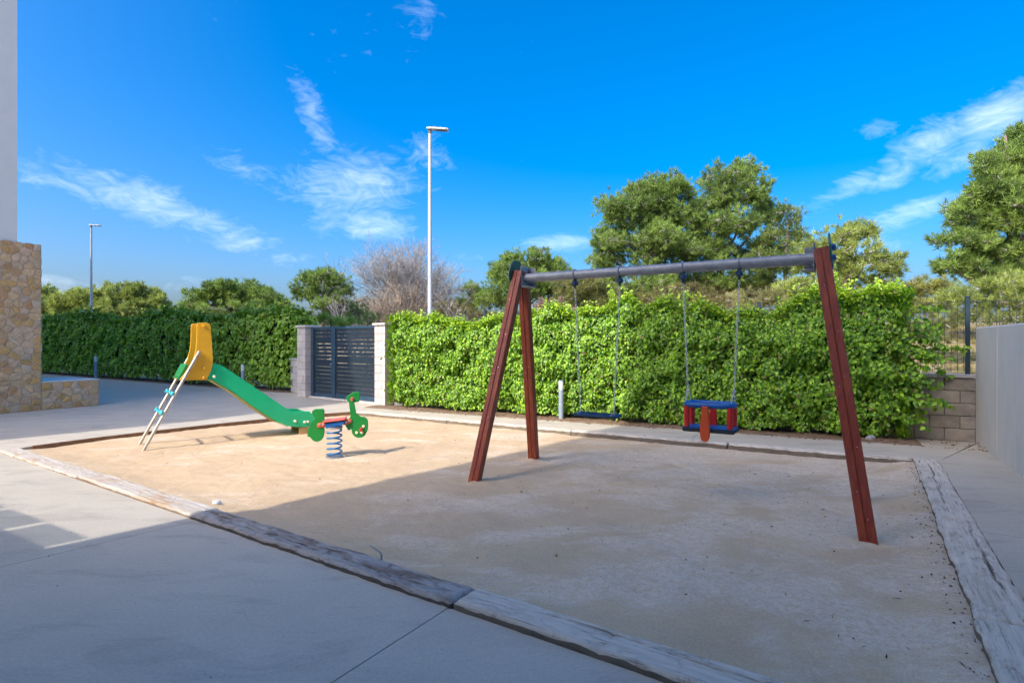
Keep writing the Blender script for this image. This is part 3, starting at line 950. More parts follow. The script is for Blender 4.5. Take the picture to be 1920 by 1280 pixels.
# low stone wall beside it
lw = empty('low_stone_wall', (BE.x, BE.y, 0), 'low stone faced wall with pale cap in front of the white building', 'stone wall')
LWL, LWH, LWD = 1.18, .645, 1.5
c = BE.to_3d()+v3*(LWL/2+.004)-u3*(LWD/2+.004)
m_ = MB(); m_.box(c+Vector((0, 0, LWH/2-.04)), (LWD, LWL, LWH+.06), (u3, v3, z3)); core = m_.build('core', M['mortar'], lw); inv(core, lw)
m_ = MB(); m_.cbox(c+Vector((0, 0, LWH+.006)), (LWD+.01, LWL+.01, .028), .005, (u3, v3, z3)); o = m_.build('cap', M['castconcrete'], lw); inv(o, lw)
stones(core, BE.to_3d()+v3*.004-u3*.004, v3, u3, LWL, LWH-.005, .19, 23)
stones(core, BE.to_3d()+v3*(LWL+.004)-u3*.004, -u3, v3, LWD, LWH-.02, .24, 24)

# block of flats behind the camera (casts the shade over the swing): facade, balcony terrace with glass rail
C0 = Vector((-7.18, .345)); fu = Vector((.86, -.51)).normalized(); fn = Vector((.51, .86)).normalized()
fu3, fn3 = fu.to_3d(), fn.to_3d()
AH = 16.1
ba = empty('apartment_block', (C0.x, C0.y, 0), 'white apartment block behind the viewer shading the swing', 'building')
c = C0.to_3d()+fu3*15-fn3*6
m_ = MB(); m_.box(c+Vector((0, 0, AH/2-.1)), (30, 12, AH+.2), (fu3, fn3, z3)); o = m_.build('wall', M['white_plaster'], ba); inv(o, ba)
HP = 2.80
T0 = Vector((-5.59, 2.14))
c = T0.to_3d()-fu3*2.6-fn3*2.0
m_ = MB(); m_.box(c+Vector((0, 0, HP/2-.05)), (5.18, 4.0, HP+.1), (fu3, fn3, z3)); o = m_.build('terrace', M['white_plaster'], ba); inv(o, ba)
for i in range(6):
    c = T0.to_3d()-fu3*(.42+i*.82)-fn3*.03
    m_ = MB(); m_.box(c+Vector((0, 0, HP+.15)), (.735, .012, .27), (fu3, fn3, z3)); o = m_.build('glass_pane', M['glass'], ba); inv(o, ba)
for fl in range(5):
    for i in range(7):
        c = C0.to_3d()+fu3*(2.5+i*4)+fn3*.02
        m_ = MB(); m_.box(c+Vector((0, 0, 1.6+fl*3.1)), (1.6, .05, 1.7), (fu3, fn3, z3)); o = m_.build('window', M['window'], ba); inv(o, ba)

# ------------------------------------------------------------------ concrete wall on the right
CW = Vector((7.32, 8.94)); cwv = Vector((.495, .869)).normalized(); cwu = Vector((cwv.y, -cwv.x))
cw = empty('concrete_wall', (CW.x, CW.y, 0), 'plain grey cast concrete wall at the right edge', 'wall')
a = 0.0
for L_ in (1.35, 2.4, 2.4, 2.4, 2.4):
    c = CW.to_3d()-cwv.to_3d()*(a+L_/2)+cwu.to_3d()*.125
    m_ = MB(); m_.cbox(c+Vector((0, 0, .84)), (.25, L_-.006, 1.96), .014, (cwu.to_3d(), cwv.to_3d(), z3)); o = m_.build('panel', M['castconcrete'], cw); inv(o, cw)
    a += L_

# ------------------------------------------------------------------ block walls, pillars, gate, fence
W3, N3 = WALL_D.to_3d(), WALL_N.to_3d()
bw = empty('block_wall', (WALL_A.x, WALL_A.y, 0), 'stained grey block wall beside the concrete wall, under the mesh fence', 'wall')
c = WALL_A.to_3d()+W3*6.0+N3*.11
m_ = MB(); m_.box(c+Vector((0, 0, .44)), (11.95, .17, 1.10), (W3, N3, z3)); o = m_.build('joint_core', M['blockjoint'], bw); inv(o, bw)
for k in range(5):
    off = .0 if k % 2 else .2
    x0 = .03
    xs = [x0] + [x0+.405*i+(.20 if k % 2 else .405) for i in range(0, 7)]
    for i in range(len(xs)-1):
        L_ = xs[i+1]-xs[i]-.010
        c = WALL_A.to_3d()+W3*((xs[i]+xs[i+1])/2)+N3*.10
        m_ = MB(); m_.cbox(c+Vector((0, 0, .0+k*.203+.1)), (L_, .20, .193), .006, (W3, N3, z3)); o = m_.build('block', M['block_dark'], bw); inv(o, bw)
for i in range(6):
    c = WALL_A.to_3d()+W3*(.03+i*.5+.25)+N3*.10
    m_ = MB(); m_.cbox(c+Vector((0, 0, 1.045)), (.492, .26, .055), .006, (W3, N3, z3)); o = m_.build('cap', M['block'], bw); inv(o, bw)


def pillar(ctr, d, H, label, mt):
    e = empty('gate_pillar', (ctr.x, ctr.y, 0), label, 'pillar', 'gate pillars')
    d3, n3 = d.to_3d(), Vector((-d.y, d.x, 0))
    w = .41
    m_ = MB(); m_.box(ctr.to_3d()+Vector((0, 0, H/2-.05)), (w-.024, w-.024, H), (d3, n3, z3)); o = m_.build('joint_core', M['blockjoint'], e); inv(o, e)
    nc = int(H/.2)
    for k in range(nc):
        fr_ = .36 if k % 2 else .64
        for s_, a_, b_ in ((0, 0, fr_), (1, fr_, 1)):
            c = ctr.to_3d()+d3*((a_+b_)/2-.5)*w
            m_ = MB(); m_.cbox(c+Vector((0, 0, k*.2+.1)), ((b_-a_)*w-.009, w, .191), .005, (d3, n3, z3)); o = m_.build('block', mt, e); inv(o, e)
    m_ = MB(); m_.cbox(ctr.to_3d()+Vector((0, 0, nc*.2+.035)), (w+.09, w+.09, .06), .008, (d3, n3, z3)); o = m_.build('cap', M['block'], e); inv(o, e)


pillar(GATE_L-GATE_D*.245+GATE_N*.05, GATE_D, 2.02, 'shaded grey block pillar left of the dark gate', M['block'])
pillar(GATE_R+GATE_D*.25+GATE_N*.05, GATE_D, 2.02, 'sunlit block pillar right of the gate, half hidden by leaves', M['block'])
# low block wall left of the gate, running into the dark hedge
lb = GATE_L-GATE_D*.40+GATE_N*.20
lbw = empty('low_block_wall', (lb.x, lb.y, 0), 'low grey block wall between the left pillar and the dark hedge', 'wall')
bd = (LH_A+LH_N*.42-lb+LH_D*.9).normalized(); bd3 = bd.to_3d(); bn3 = Vector((bd.y, -bd.x, 0))
m_ = MB(); m_.box(lb.to_3d()+bd3*.86+Vector((0, 0, .47)), (1.70, .17, 1.10), (bd3, bn3, z3)); o = m_.build('joint_core', M['blockjoint'], lbw); inv(o, lbw)
for k in range(5):
    xs = [0.0]+[(.2 if k % 2 else .4)+.4*i for i in range(4)]
    for i in range(len(xs)-1):
        m_ = MB(); m_.cbox(lb.to_3d()+bd3*((xs[i]+xs[i+1])/2)+Vector((0, 0, k*.203+.1)), (xs[i+1]-xs[i]-.009, .20, .193), .005, (bd3, bn3, z3)); o = m_.build('block', M['block'], lbw); inv(o, lbw)
m_ = MB(); m_.cbox(lb.to_3d()+bd3*.85+Vector((0, 0, 1.045)), (1.72, .26, .055), .006, (bd3, bn3, z3)); o = m_.build('cap', M['block'], lbw); inv(o, lbw)

# gate
gt_ = empty('metal_gate', (GATE_L.x, GATE_L.y, 0), 'dark blue grey metal gate of horizontal slats between two block pillars', 'gate')
g3 = GATE_D.to_3d(); gn3 = GATE_N.to_3d(); GL = (GATE_R-GATE_L).length
G0 = GATE_L.to_3d()+gn3*.05


def gbox(name, x0, x1, z0, z1, t, mt, off=0.0, ch=.004):
    m_ = MB(); m_.cbox(G0+g3*((x0+x1)/2)+gn3*off+Vector((0, 0, (z0+z1)/2)), (x1-x0, t, z1-z0), ch, (g3, gn3, z3))
    o = m_.build(name, mt, gt_); inv(o, gt_); return o


split_x = 1.06
gbox('hinge_post', .0, .11, .03, 2.01, .10, M['gate_frame'])
gbox('lock_post', split_x-.09, split_x+.075, .03, 2.01, .09, M['gate_frame'])
gbox('latch_post', GL-.09, GL, .03, 2.01, .09, M['gate_frame'])
gbox('top_rail', .113, split_x-.093, 1.95, 2.008, .07, M['gate_frame'])
gbox('top_rail', split_x+.078, GL-.093, 1.95, 2.008, .07, M['gate_frame'])
gbox('bottom_rail', .113, split_x-.093, .06, .13, .07, M['gate_frame'])
gbox('bottom_rail', split_x+.078, GL-.093, .05, .16, .07, M['gate_frame'])
for x0, x1, wide in ((.113, split_x-.093, (7, 12)), (split_x+.078, GL-.093, (8,))):
    z = .145; k = 0
    while z < 1.90:
        h_ = .185 if k in wide else .0905
        z1 = min(z+h_, 1.945)
        if z1-z > .03: gbox('slat', x0, x1, z, z1, .022, M['gate'], .0, .003)
        z += h_+.0185; k += 1
for zz in (.95, 1.12):
    o = gbox('lock', split_x-.15, split_x-.10, zz, zz+.035, .05, M['galv'], -.03)
for sx_ in (-1, 1):
    m_ = MB(); m_.box(G0+g3*(GL/2)+Vector((0, 0, .018)), (GL-.02, .26, .034), (g3, gn3, z3))
o = m_.build('threshold', M['castconcrete'], gt_); inv(o, gt_)

# mesh fence on the block wall
fe = empty('mesh_fence', (WALL_A.x, WALL_A.y, 1.07), 'dark welded mesh fence on the block wall behind the leafy hedge', 'fence')
posts = [-4.2, .11, 3.20, 6.43, 9.08, 11.4]
for t in posts:
    c = WALL_A.to_3d()+W3*t+N3*.12
    m_ = MB(); m_.cbox(c+Vector((0, 0, 1.69)), (.06, .06, 1.26), .005, (W3, N3, z3)); o = m_.build('post', M['fence'], fe); inv(o, fe)
    m_ = MB(); m_.cbox(c+Vector((0, 0, 2.325)), (.066, .066, .014), .003, (W3, N3, z3)); o = m_.build('post_cap', M['fence'], fe); inv(o, fe)
for a_, b_ in zip(posts[:-1], posts[1:]):
    m_ = MB(); L_ = b_-a_-.08
    n_ = int(L_/.082)
    lo_ = .55 if b_ <= .2 else 1.09
    for i in range(n_+1):
        c = WALL_A.to_3d()+W3*(a_+.04+L_*i/n_)+N3*.158
        m_.box(c+Vector((0, 0, (lo_+2.27)/2)), (.0055, .0055, 2.27-lo_), (W3, N3, z3))
    for i in range(int((2.24-lo_)/.165)+1):
        c = WALL_A.to_3d()+W3*((a_+b_)/2)+N3*.164
        m_.box(c+Vector((0, 0, 2.24-.165*i)), (L_+.02, .0065, .0065), (W3, N3, z3))
    o = m_.build('wire_mesh', M['fence'], fe, fix=False); inv(o, fe)

# ------------------------------------------------------------------ hedges
def unit(a):
    return a/np.maximum(np.linalg.norm(a, axis=-1, keepdims=True), 1e-9)


def leaves(P, N, size, rs, c_lo, c_hi, droop=.6, tw=.75):
    """leaf blades with a folded midrib: two quads each"""
    n = len(P)
    L = size*rs.uniform(.55, 1.4, n)[:, None]
    nr = unit(N+np.array([0, 0, .35])+rs.normal(0, .42, (n, 3)))
    tip = unit(np.cross(nr, rs.normal(0, 1, (n, 3)))*.6+np.array([0, 0, -droop*1.25])+N*.2)
    nr = unit(nr-tip*np.sum(nr*tip, 1, keepdims=True))
    sd = np.cross(tip, nr)
    w = L*tw*.5
    fold = nr*(w*.35)
    v = np.stack([P, P+tip*L*.30+sd*w+fold, P+tip*L*.68+sd*w*.72+fold*.7, P+tip*L-nr*L*.08,
                  P+tip*L*.68-sd*w*.72+fold*.7, P+tip*L*.30-sd*w+fold], 1).reshape(-1, 3)
    b = (np.arange(n)*6)[:, None]
    F = np.concatenate([b+np.array([[0, 1, 2, 3]]), b+np.array([[0, 3, 4, 5]])])
    t = rs.uniform(0, 1, n)[:, None]
    c = np.asarray(c_lo)*(1-t)+np.asarray(c_hi)*t
    c = c*rs.uniform(.75, 1.25, (n, 1))
    br_ = rs.uniform(0, 1, n) < .022
    c[br_] = np.array([.32, .24, .10])*rs.uniform(.6, 1.2, (br_.sum(), 1))
    return v, F, np.repeat(c, 6, 0)


def hedge(name, A, D, N, L, top, depth, bulge, dens, size, clo, chi, seed, label, foot=.05, end0=True, end1=True, core_in=.30, topfn=None, footfn=None, layers=3, leafmat='leaf', young=None):
    """A: foot of the front face at one end, D along, N away from the camera. Front face at bulge offset, with depth to the back"""
    rs = np.random.default_rng(seed)
    e = empty(name, (A.x, A.y, 0), label, 'hedge')
    D3 = np.array([D.x, D.y, 0]); N3_ = np.array([N.x, N.y, 0]); A3 = np.array([A.x, A.y, 0])

    def tp(s):
        base = topfn(s) if topfn else top
        return base+.34*(fbm(s*.9, s*0+.3, seed)-.5)+.46*(fbm(s*2.6, s*0+.9, seed+1)-.5)

    def ft(s):
        return (footfn(s) if footfn else foot)+.14*(fbm(s*3.5, s*0+5, seed+2)-.4)

    def front(s, z):
        # how far the face stands out (towards the camera is negative)
        q = -bulge*(fbm(s*1.1, z*1.3, seed+3)-.5)*2-.22*(fbm(s*3.6, z*3.6, seed+4)-.5)*2
        h = tp(s)
        r = np.clip((z/h-.72)/.28, 0, 1)
        return q+.34*r*r+.10*np.clip(1-z/.35, 0, 1)
    V = []; FF = []; CC = []; n0 = 0

    def put(P, Nn, sz_=size, a=clo, b=chi, droop=.6):
        nonlocal n0
        v, f_, c_ = leaves(P, Nn, sz_, rs, a, b, droop)
        V.append(v); FF.append(f_+n0); CC.append(c_); n0 += len(v)
    # front face in layers
    for k in range(layers):
        n = int(L*2.3*dens*(1.0 if k == 0 else .7))
        s = rs.uniform(-.05, L+.05, n); t = rs.uniform(0, 1, n)
        z = ft(s)+(tp(s)-ft(s))*t
        keep = fbm(s*3.4, z*3.4, seed+8+k) > (.34 if k == 0 else .3)
        s, z = s[keep], z[keep]; n = len(s)
        dd = front(s, z)+k*.085+rs.normal(0, .035, n)
        # round the two ends
        for on, q in ((end0, s), (end1, L-s)):
            if on: dd = dd+.35*np.clip(1-q/.35, 0, 1)**2
        P = A3+D3*s[:, None]+N3_*dd[:, None]; P[:, 2] = z
        Nn = np.tile(-N3_+np.array([0, 0, .25]), (n, 1))
        put(P, Nn)
    # top
    n = int(L*depth*dens*1.25)
    s = rs.uniform(0, L, n); w = rs.uniform(.12, 1, n)*depth
    z = tp(s)-.10*np.abs(w/depth-.45)*2+rs.normal(0, .05, n)
    P = A3+D3*s[:, None]+N3_*w[:, None]; P[:, 2] = z
    put(P, np.tile(np.array([0, 0, 1.])-N3_*.3, (n, 1)), a=young[0] if young else clo, b=young[1] if young else chi, droop=.25)
    # ends
    for on, s0, sg in ((end0, 0, -1), (end1, L, 1)):
        if not on: continue
        n = int(depth*2.2*dens*1.6)
        w = rs.uniform(0, depth, n); ss = np.full(n, float(s0)); z = ft(ss)+(tp(ss)-ft(ss))*rs.uniform(0, 1, n)
        bl_ = .14*(fbm(w*3, z*2.5, seed+31)-.5)*2+rs.normal(0, .05, n)
        P = A3+D3*(s0+sg*bl_)[:, None]+N3_*w[:, None]; P[:, 2] = z
        put(P, np.tile(D3*sg, (n, 1)))
    # loose shoots above the top and out of the face
    stem = MB()
    nsh = int(L*7)
    for i in range(nsh):
        s = rs.uniform(.1, L-.1); up = rs.uniform() < .7
        z = float(tp(np.array([s]))[0])-.05 if up else rs.uniform(.2, 2.0)
        w = rs.uniform(.08, depth*.7) if up else float(front(np.array([s]), np.array([z]))[0])
        p0 = A3+D3*s+N3_*w; p0[2] = z
        dr = np.array([rs.normal(0, .35), rs.normal(0, .3), 1.0]) if up else np.array([-N3_[0]+rs.normal(0, .4), -N3_[1], rs.normal(0, .3)])
        dr = dr/np.linalg.norm(dr); ln = rs.uniform(.10, .42) if up else rs.uniform(.06, .16)
        stem.tube([p0, p0+dr*ln*.6, p0+dr*ln+np.array([0, 0, -.02])], [.004, .003, .002], 3, False)
        k = int(ln/.022)+2
        q = p0+dr*(np.linspace(.1, 1, k)*ln)[:, None]+rs.normal(0, .02, (k, 3))
        put(q, np.tile(unit(-N3_+dr*.6), (k, 1)), size*.9, young[0] if young else clo, young[1] if young else chi, .45)
    fo = np_mesh('foliage', np.concatenate(V), np.concatenate(FF), M[leafmat], e, np.concatenate(CC)); inv(fo, e)
    fo['kind'] = 'stuff'
    # solid core coloured dark for the shade between the leaves; stems
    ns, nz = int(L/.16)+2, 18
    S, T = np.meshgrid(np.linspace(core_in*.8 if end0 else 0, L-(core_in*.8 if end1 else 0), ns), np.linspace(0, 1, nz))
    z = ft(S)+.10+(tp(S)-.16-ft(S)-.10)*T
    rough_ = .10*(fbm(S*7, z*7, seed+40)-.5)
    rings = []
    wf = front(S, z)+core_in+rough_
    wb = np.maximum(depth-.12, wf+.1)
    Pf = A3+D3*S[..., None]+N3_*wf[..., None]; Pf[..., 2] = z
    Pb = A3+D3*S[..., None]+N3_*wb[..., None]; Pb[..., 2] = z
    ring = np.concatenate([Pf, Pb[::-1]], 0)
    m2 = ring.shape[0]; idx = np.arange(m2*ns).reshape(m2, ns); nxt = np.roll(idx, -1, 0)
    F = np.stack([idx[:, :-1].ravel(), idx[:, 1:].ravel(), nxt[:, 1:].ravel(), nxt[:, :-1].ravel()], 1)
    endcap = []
    o_ = np_mesh('shade_core', ring.reshape(-1, 3), F, M['darkcore'], e, None, True); inv(o_, e)
    for i in range(int(L*1.6)):
        s = rs.uniform(.2, L-.2); w = rs.uniform(.22, depth*.8)
        p0 = A3+D3*s+N3_*w
        stem.tube([p0+np.array([0, 0, -.05]), p0+np.array([rs.normal(0, .05), rs.normal(0, .05), .45]), p0+np.array([rs.normal(0, .12), rs.normal(0, .12), 1.1])], [.022, .018, .012], 5, False)
    o_ = stem.build('stems', M['stem'], e, fix=False); inv(o_, e); o_['kind'] = 'stuff'
    return e, tp


G_LO, G_HI = (.065, .205, .012), (.36, .60, .032)
# right, leafy hedge: s=0 at the right end next to the block wall
HA = WALL_A-WALL_N*.50+WALL_D*1.02
h1, tp1 = hedge('leafy_hedge', HA, WALL_D, WALL_N, 10.38, 2.2, .62, .20, 1150, .058, G_LO, G_HI, 41, 'bright leafy hedge behind the swings, right of the gate',
                foot=.10, topfn=lambda s: 2.26+.12*np.sin(s*1.3+.8)-.22*np.clip((s-6.3)/3, 0, 1)+.12*np.exp(-((s-.75)/.6)**2)-.14*np.exp(-((s-2.15)/.35)**2)+.14*np.exp(-((s-3.6)/.9)**2),
                young=((.18, .37, .018), (.50, .68, .042)))
# long sprays reaching out over the block wall at the right end
rs = np.random.default_rng(77)
V = []; FF = []; CC = []; n0 = 0; st = MB()
wd = np.array([WALL_D.x, WALL_D.y, 0]); wnn = np.array([WALL_N.x, WALL_N.y, 0])
for i in range(58):
    z0 = rs.uniform(.15, 2.15)
    p = np.array([HA.x, HA.y, z0])+wd*rs.uniform(-.05, .25)+wnn*rs.uniform(-.12, .42)
    ln = rs.uniform(.2, .5) if i > 9 else rs.uniform(.55, .95)
    d = -wd*1.0+np.array([rs.normal(0, .2), rs.normal(0, .2), rs.normal(.15, .3)]); d /= np.linalg.norm(d)
    pts_ = [p+d*ln*t+np.array([0, 0, -.38*ln*t*t]) for t in np.linspace(0, 1, 6)]
    st.tube(pts_, [.007, .006, .005, .004, .003, .002], 4, False)
    k = int(ln/.014)
    t = rs.uniform(.1, 1, k); q = p+d*(ln*t)[:, None]+np.array([0, 0, -.38])*(ln*t*t)[:, None]+rs.normal(0, .028, (k, 3))
    v, f_, c_ = leaves(q, np.tile(-wnn+np.array([0, 0, .4]), (k, 1)), .070, rs, G_LO, G_HI, .7)
    V.append(v); FF.append(f_+n0); CC.append(c_); n0 += len(v)
o = np_mesh('spray_foliage', np.concatenate(V), np.concatenate(FF), M['leaf'], h1, np.concatenate(CC)); inv(o, h1); o['kind'] = 'stuff'
o = st.build('spray_stems', M['stem'], h1, fix=False); inv(o, h1)

# left, dark hedge
h2, tp2 = hedge('dark_hedge', LH_A, LH_D, LH_N, 20.9, 2.6, .9, .16, 270, .125, (.20, .38, .045), (.44, .66, .08), 52, 'long dark green hedge in shade, left of the gate',
                foot=.16, topfn=lambda s: 2.50+.018*s-.20*np.exp(-((s-11.0)/1.0)**2)+.10*np.sin(s*.9), layers=2, young=((.14, .30, .02), (.26, .42, .03)), core_in=.26)

# ------------------------------------------------------------------ pines and scrub
def blades(C, Dr, K, ln, wd_, rs, spread):
    n = len(C)
    c = np.repeat(C, K, 0); d = np.repeat(Dr, K, 0)
    d = unit(d+rs.normal(0, spread, (n*K, 3)))
    b = c+rs.normal(0, ln*.17, (n*K, 3))
    s_ = unit(np.cross(d, rs.normal(0, 1, (n*K, 3))))
    l_ = ln*rs.uniform(.6, 1.25, (n*K, 1))
    w_ = wd_*rs.uniform(.7, 1.3, (n*K, 1))
    v = np.stack([b-s_*w_*.5, b+s_*w_*.5, b+d*l_], 1).reshape(-1, 3)
    return v, np.arange(n*K*3).reshape(-1, 3)


def crown_tree(name, label, cat, D, lobes, base, seed, clo, chi, group=None, dens=1.0, K=17, ln=.24, wd_=.034, trunk_r=.16, twigs=.8, sub=20, puff=.36, barkm='bark', twigm='twig', spread=.62, limbs=True, shell=.45, sparse=.0, deep=1.0):
    """lobes: (px, py, rx, ry, dy) crown masses given by where they are seen, at the tree's own distance D (dy metres nearer or farther)"""
    rs = np.random.default_rng(seed)
    bx, by = sx(base, D), D
    bz = float(terrain_z(np.array(bx), np.array(by)))
    e = empty(name, (bx, by, bz), label, cat, group)
    tr = MB(); tw = MB()
    cen_ = []; V = []; F = []; Cc = []; n0 = 0
    # puffs over each lobe, tufts over each puff
    PC = []; PD = []; PT = []
    for lb_ in lobes:
        px, py, rx, ry = lb_[:4]; dy = lb_[4] if len(lb_) > 4 else 0
        DD = D+dy
        c_ = np.array([sx(px, DD), DD, sz(py, DD)]); r_ = np.array([rx/FPX*DD, (rx/FPX*DD)*.9*deep, ry/FPX*DD])
        cen_.append((c_, r_))
        for j in range(max(4, int(sub*(r_[0]*r_[2]/1.6)**.6))):
            u = unit(rs.normal(0, 1, 3)); u[2] = u[2]*.85+.12
            rr = rs.uniform(shell, 1.0)
            pc = c_+u*r_*rr*rs.uniform(.78, 1.12)
            pr = min(r_)*puff*rs.uniform(.65, 1.25)+.10
            ntf = int(27*dens*(pr/.55)**1.7)+4
            uu = unit(rs.normal(0, 1, (ntf, 3)))
            rad = pr*rs.uniform(.35, 1.05, (ntf, 1))
            q = pc+uu*rad*np.array([1.1, 1.1, .78])
            keep = rs.uniform(0, 1, ntf) > sparse
            q = q[keep]; uu = uu[keep]
            PC.append(q); PD.append(unit(uu*.7+u*.4+np.array([0, 0, .55])))
            tone = rs.uniform(.0, 1.0)
            PT.append(np.clip(tone*.65+rs.uniform(0, .35, len(q)), 0, 1))
            tw.tube([c_+u*r_*.25, (c_+u*r_*.3+pc)/2+rs.normal(0, .06, 3), pc], [.035, .022, .010], 4, False)
            for k in range(int(len(q)*twigs)):
                i = rs.integers(len(q)) if len(q) else 0
                tw.tube([pc+(q[i]-pc)*.1, q[i]+rs.normal(0, .03, 3)], [.016, .008], 3, False)
    for c_, r_ in cen_:                                  # loose tufts between the puffs
        k = int(42*dens*(r_[0]*r_[2])**.75*(1-sparse))+5
        u = unit(rs.normal(0, 1, (k, 3)))
        q = c_+u*r_*(rs.uniform(.15, 1.0, (k, 1))**.45)*rs.uniform(.85, 1.22, (k, 1))
        PC.append(q); PD.append(unit(u*.6+np.array([0, 0, .6]))); PT.append(rs.uniform(.1, .9, k))
    C = np.concatenate(PC); Dr = np.concatenate(PD); T = np.concatenate(PT)
    v, f_ = blades(C, Dr, K, ln, wd_, rs, spread)
    c_ = np.asarray(clo)*(1-T[:, None])+np.asarray(chi)*T[:, None]
    c_ = np.repeat(c_, K*3, 0)*np.repeat(rs.uniform(.75, 1.25, (len(C)*K, 1)), 3, 0)
    cr = np_mesh('crown', v, f_, M['needle'], e, c_); inv(cr, e); cr['kind'] = 'stuff'
    # trunk and limbs
    mean = np.mean([c for c, r in cen_], 0)
    topz = max(c[2]+r[2]*.4 for c, r in cen_)
    pts_ = []
    for t in np.linspace(0, 1, 8):
        x = bx+(mean[0]-bx)*t**1.3+rs.normal(0, .06); y = by+(mean[1]-by)*t+rs.normal(0, .05)
        pts_.append(np.array([x, y, bz-.1+(topz-bz)*t]))
    tr.tube(pts_, list(np.linspace(trunk_r, trunk_r*.2, 8)), 8)
    o_ = tr.build('trunk', M[barkm], e, True, fix=False); inv(o_, e)
    if limbs:
        lm = MB()
        for c, r in cen_:
            i = int(np.clip((c[2]-bz)/(topz-bz)*7*.62, 1, 6))
            p0 = pts_[i]; mid = (p0+c)/2+np.array([0, 0, -.15])+rs.normal(0, .1, 3)
            lm.tube([p0, mid, c], [trunk_r*.45, trunk_r*.3, trunk_r*.13], 6, False)
        o_ = lm.build('limbs', M[barkm], e, True, fix=False); inv(o_, e)
    o_ = tw.build('twigs', M[twigm], e, fix=False); inv(o_, e); o_['kind'] = 'stuff'
    return e


PG = 'pine trees beyond the fence'
PLO, PHI = (.085, .150, .042), (.360, .500, .125)
YLO, YHI = (.180, .240, .060), (.480, .560, .160)
DLO, DHI = (.150, .205, .060), (.36, .43, .125)
crown_tree('pine_tree', 'broad dense pine behind the middle of the swing beam', 'pine tree', 30,
           [(1215, 385, 62, 52), (1160, 405, 45, 50, -.6), (1265, 395, 46, 58, .5), (1140, 470, 34, 46), (1205, 460, 66, 55, -.8), (1262, 475, 48, 52), (1190, 535, 84, 38, -.5), (1250, 350, 40, 26), (1130, 510, 30, 30, .6), (1150, 565, 60, 26), (1240, 560, 70, 28, .6)],
           1235, 201, PLO, PHI, PG, dens=1.15, trunk_r=.20)
crown_tree('pine_tree', 'tallest open pine behind the right half of the swing beam', 'pine tree', 31,
           [(1365, 352, 55, 46), (1330, 385, 38, 42, .7), (1405, 360, 38, 48, -.4), (1372, 420, 52, 36, -.7), (1432, 405, 32, 46, .5), (1340, 480, 60, 34), (1410, 470, 38, 30, .8), (1300, 520, 50, 28), (1395, 318, 28, 20), (1350, 530, 60, 26), (1420, 525, 50, 24, .6), (1440, 455, 34, 26), (1306, 405, 32, 40), (1302, 465, 36, 40, .5), (1330, 440, 36, 36, -.5)],
           1350, 202, PLO, PHI, PG, dens=.95, trunk_r=.20, sparse=.12)
crown_tree('pine_tree', 'thin wispy pine just right of the tallest pine', 'pine tree', 29,
           [(1478, 410, 24, 40), (1462, 450, 38, 38, .5), (1498, 465, 32, 36), (1440, 495, 46, 30), (1505, 510, 46, 30, -.5), (1470, 490, 50, 30)],
           1470, 203, PLO, (.25, .32, .09), PG, dens=.85, sparse=.2, trunk_r=.10, sub=12)
crown_tree('pine_tree', 'low spreading yellow green pine behind the right red leg', 'pine tree', 24,
           [(1570, 450, 52, 34), (1615, 432, 28, 20), (1530, 480, 46, 36, .6), (1610, 485, 52, 34, -.5), (1660, 500, 36, 30), (1575, 525, 66, 30), (1500, 545, 50, 24, -.6), (1645, 540, 50, 24)],
           1580, 204, YLO, YHI, PG, dens=.85, sparse=.12, trunk_r=.14)
crown_tree('pine_tree', 'big dark pine at the right edge of the photo', 'pine tree', 22,
           [(1900, 310, 62, 56), (1855, 345, 42, 46, -.5), (1830, 405, 48, 42), (1900, 400, 70, 56, -.6), (1975, 330, 80, 90), (1800, 465, 44, 40), (1870, 478, 62, 34, .4), (1960, 470, 80, 60), (1785, 500, 30, 24), (1840, 505, 60, 22), (1900, 520, 60, 22), (1950, 400, 60, 50), (1920, 260, 36, 24)],
           1930, 205, PLO, PHI, PG, dens=1.25, trunk_r=.24)
crown_tree('pine_tree', 'round pine behind the green disc of the swing frame', 'pine tree', 32,
           [(985, 490, 40, 30), (945, 512, 32, 34), (1028, 500, 30, 28, .4), (985, 535, 58, 36, -.6), (1050, 515, 20, 34), (930, 560, 36, 30), (1030, 555, 42, 32)],
           985, 206, PLO, PHI, PG, dens=1.1, trunk_r=.13)
crown_tree('pine_tree', 'small pine between the street lamp and the swing frame', 'pine tree', 33,
           [(880, 548, 20, 22), (905, 560, 30, 24), (868, 575, 30, 20)], 890, 207, PLO, PHI, PG, dens=.95, trunk_r=.09)
crown_tree('pine_tree', 'rounded pine above the dark gate', 'pine tree', 34,
           [(600, 525, 40, 24), (640, 540, 26, 26, .5), (572, 545, 26, 24), (612, 558, 50, 24, -.5)], 606, 208, PLO, PHI, PG, dens=1.0, trunk_r=.13)
crown_tree('pine_tree', 'wide pine behind the yellow slide top', 'pine tree', 42,
           [(435, 545, 44, 26), (395, 562, 40, 28), (478, 560, 36, 28, .5), (440, 582, 78, 22, -.6), (520, 572, 24, 20), (360, 585, 26, 22)], 440, 209, PLO, PHI, PG, dens=1.0, trunk_r=.16, ln=.28, wd_=.045)
crown_tree('pine_tree', 'flat topped pine right of the left street lamp', 'pine tree', 45,
           [(235, 552, 46, 22), (275, 562, 34, 24), (296, 580, 26, 20), (225, 580, 60, 20, -.5), (265, 596, 50, 16)], 245, 210, YLO, YHI, PG, dens=.95, ln=.3, wd_=.05, trunk_r=.15)
crown_tree('pine_tree', 'yellow green pine behind the left street lamp', 'pine tree', 44,
           [(160, 560, 40, 22), (185, 580, 40, 20), (130, 575, 34, 22), (170, 597, 60, 14)], 160, 211, YLO, YHI, PG, dens=.95, ln=.3, wd_=.05, trunk_r=.13)
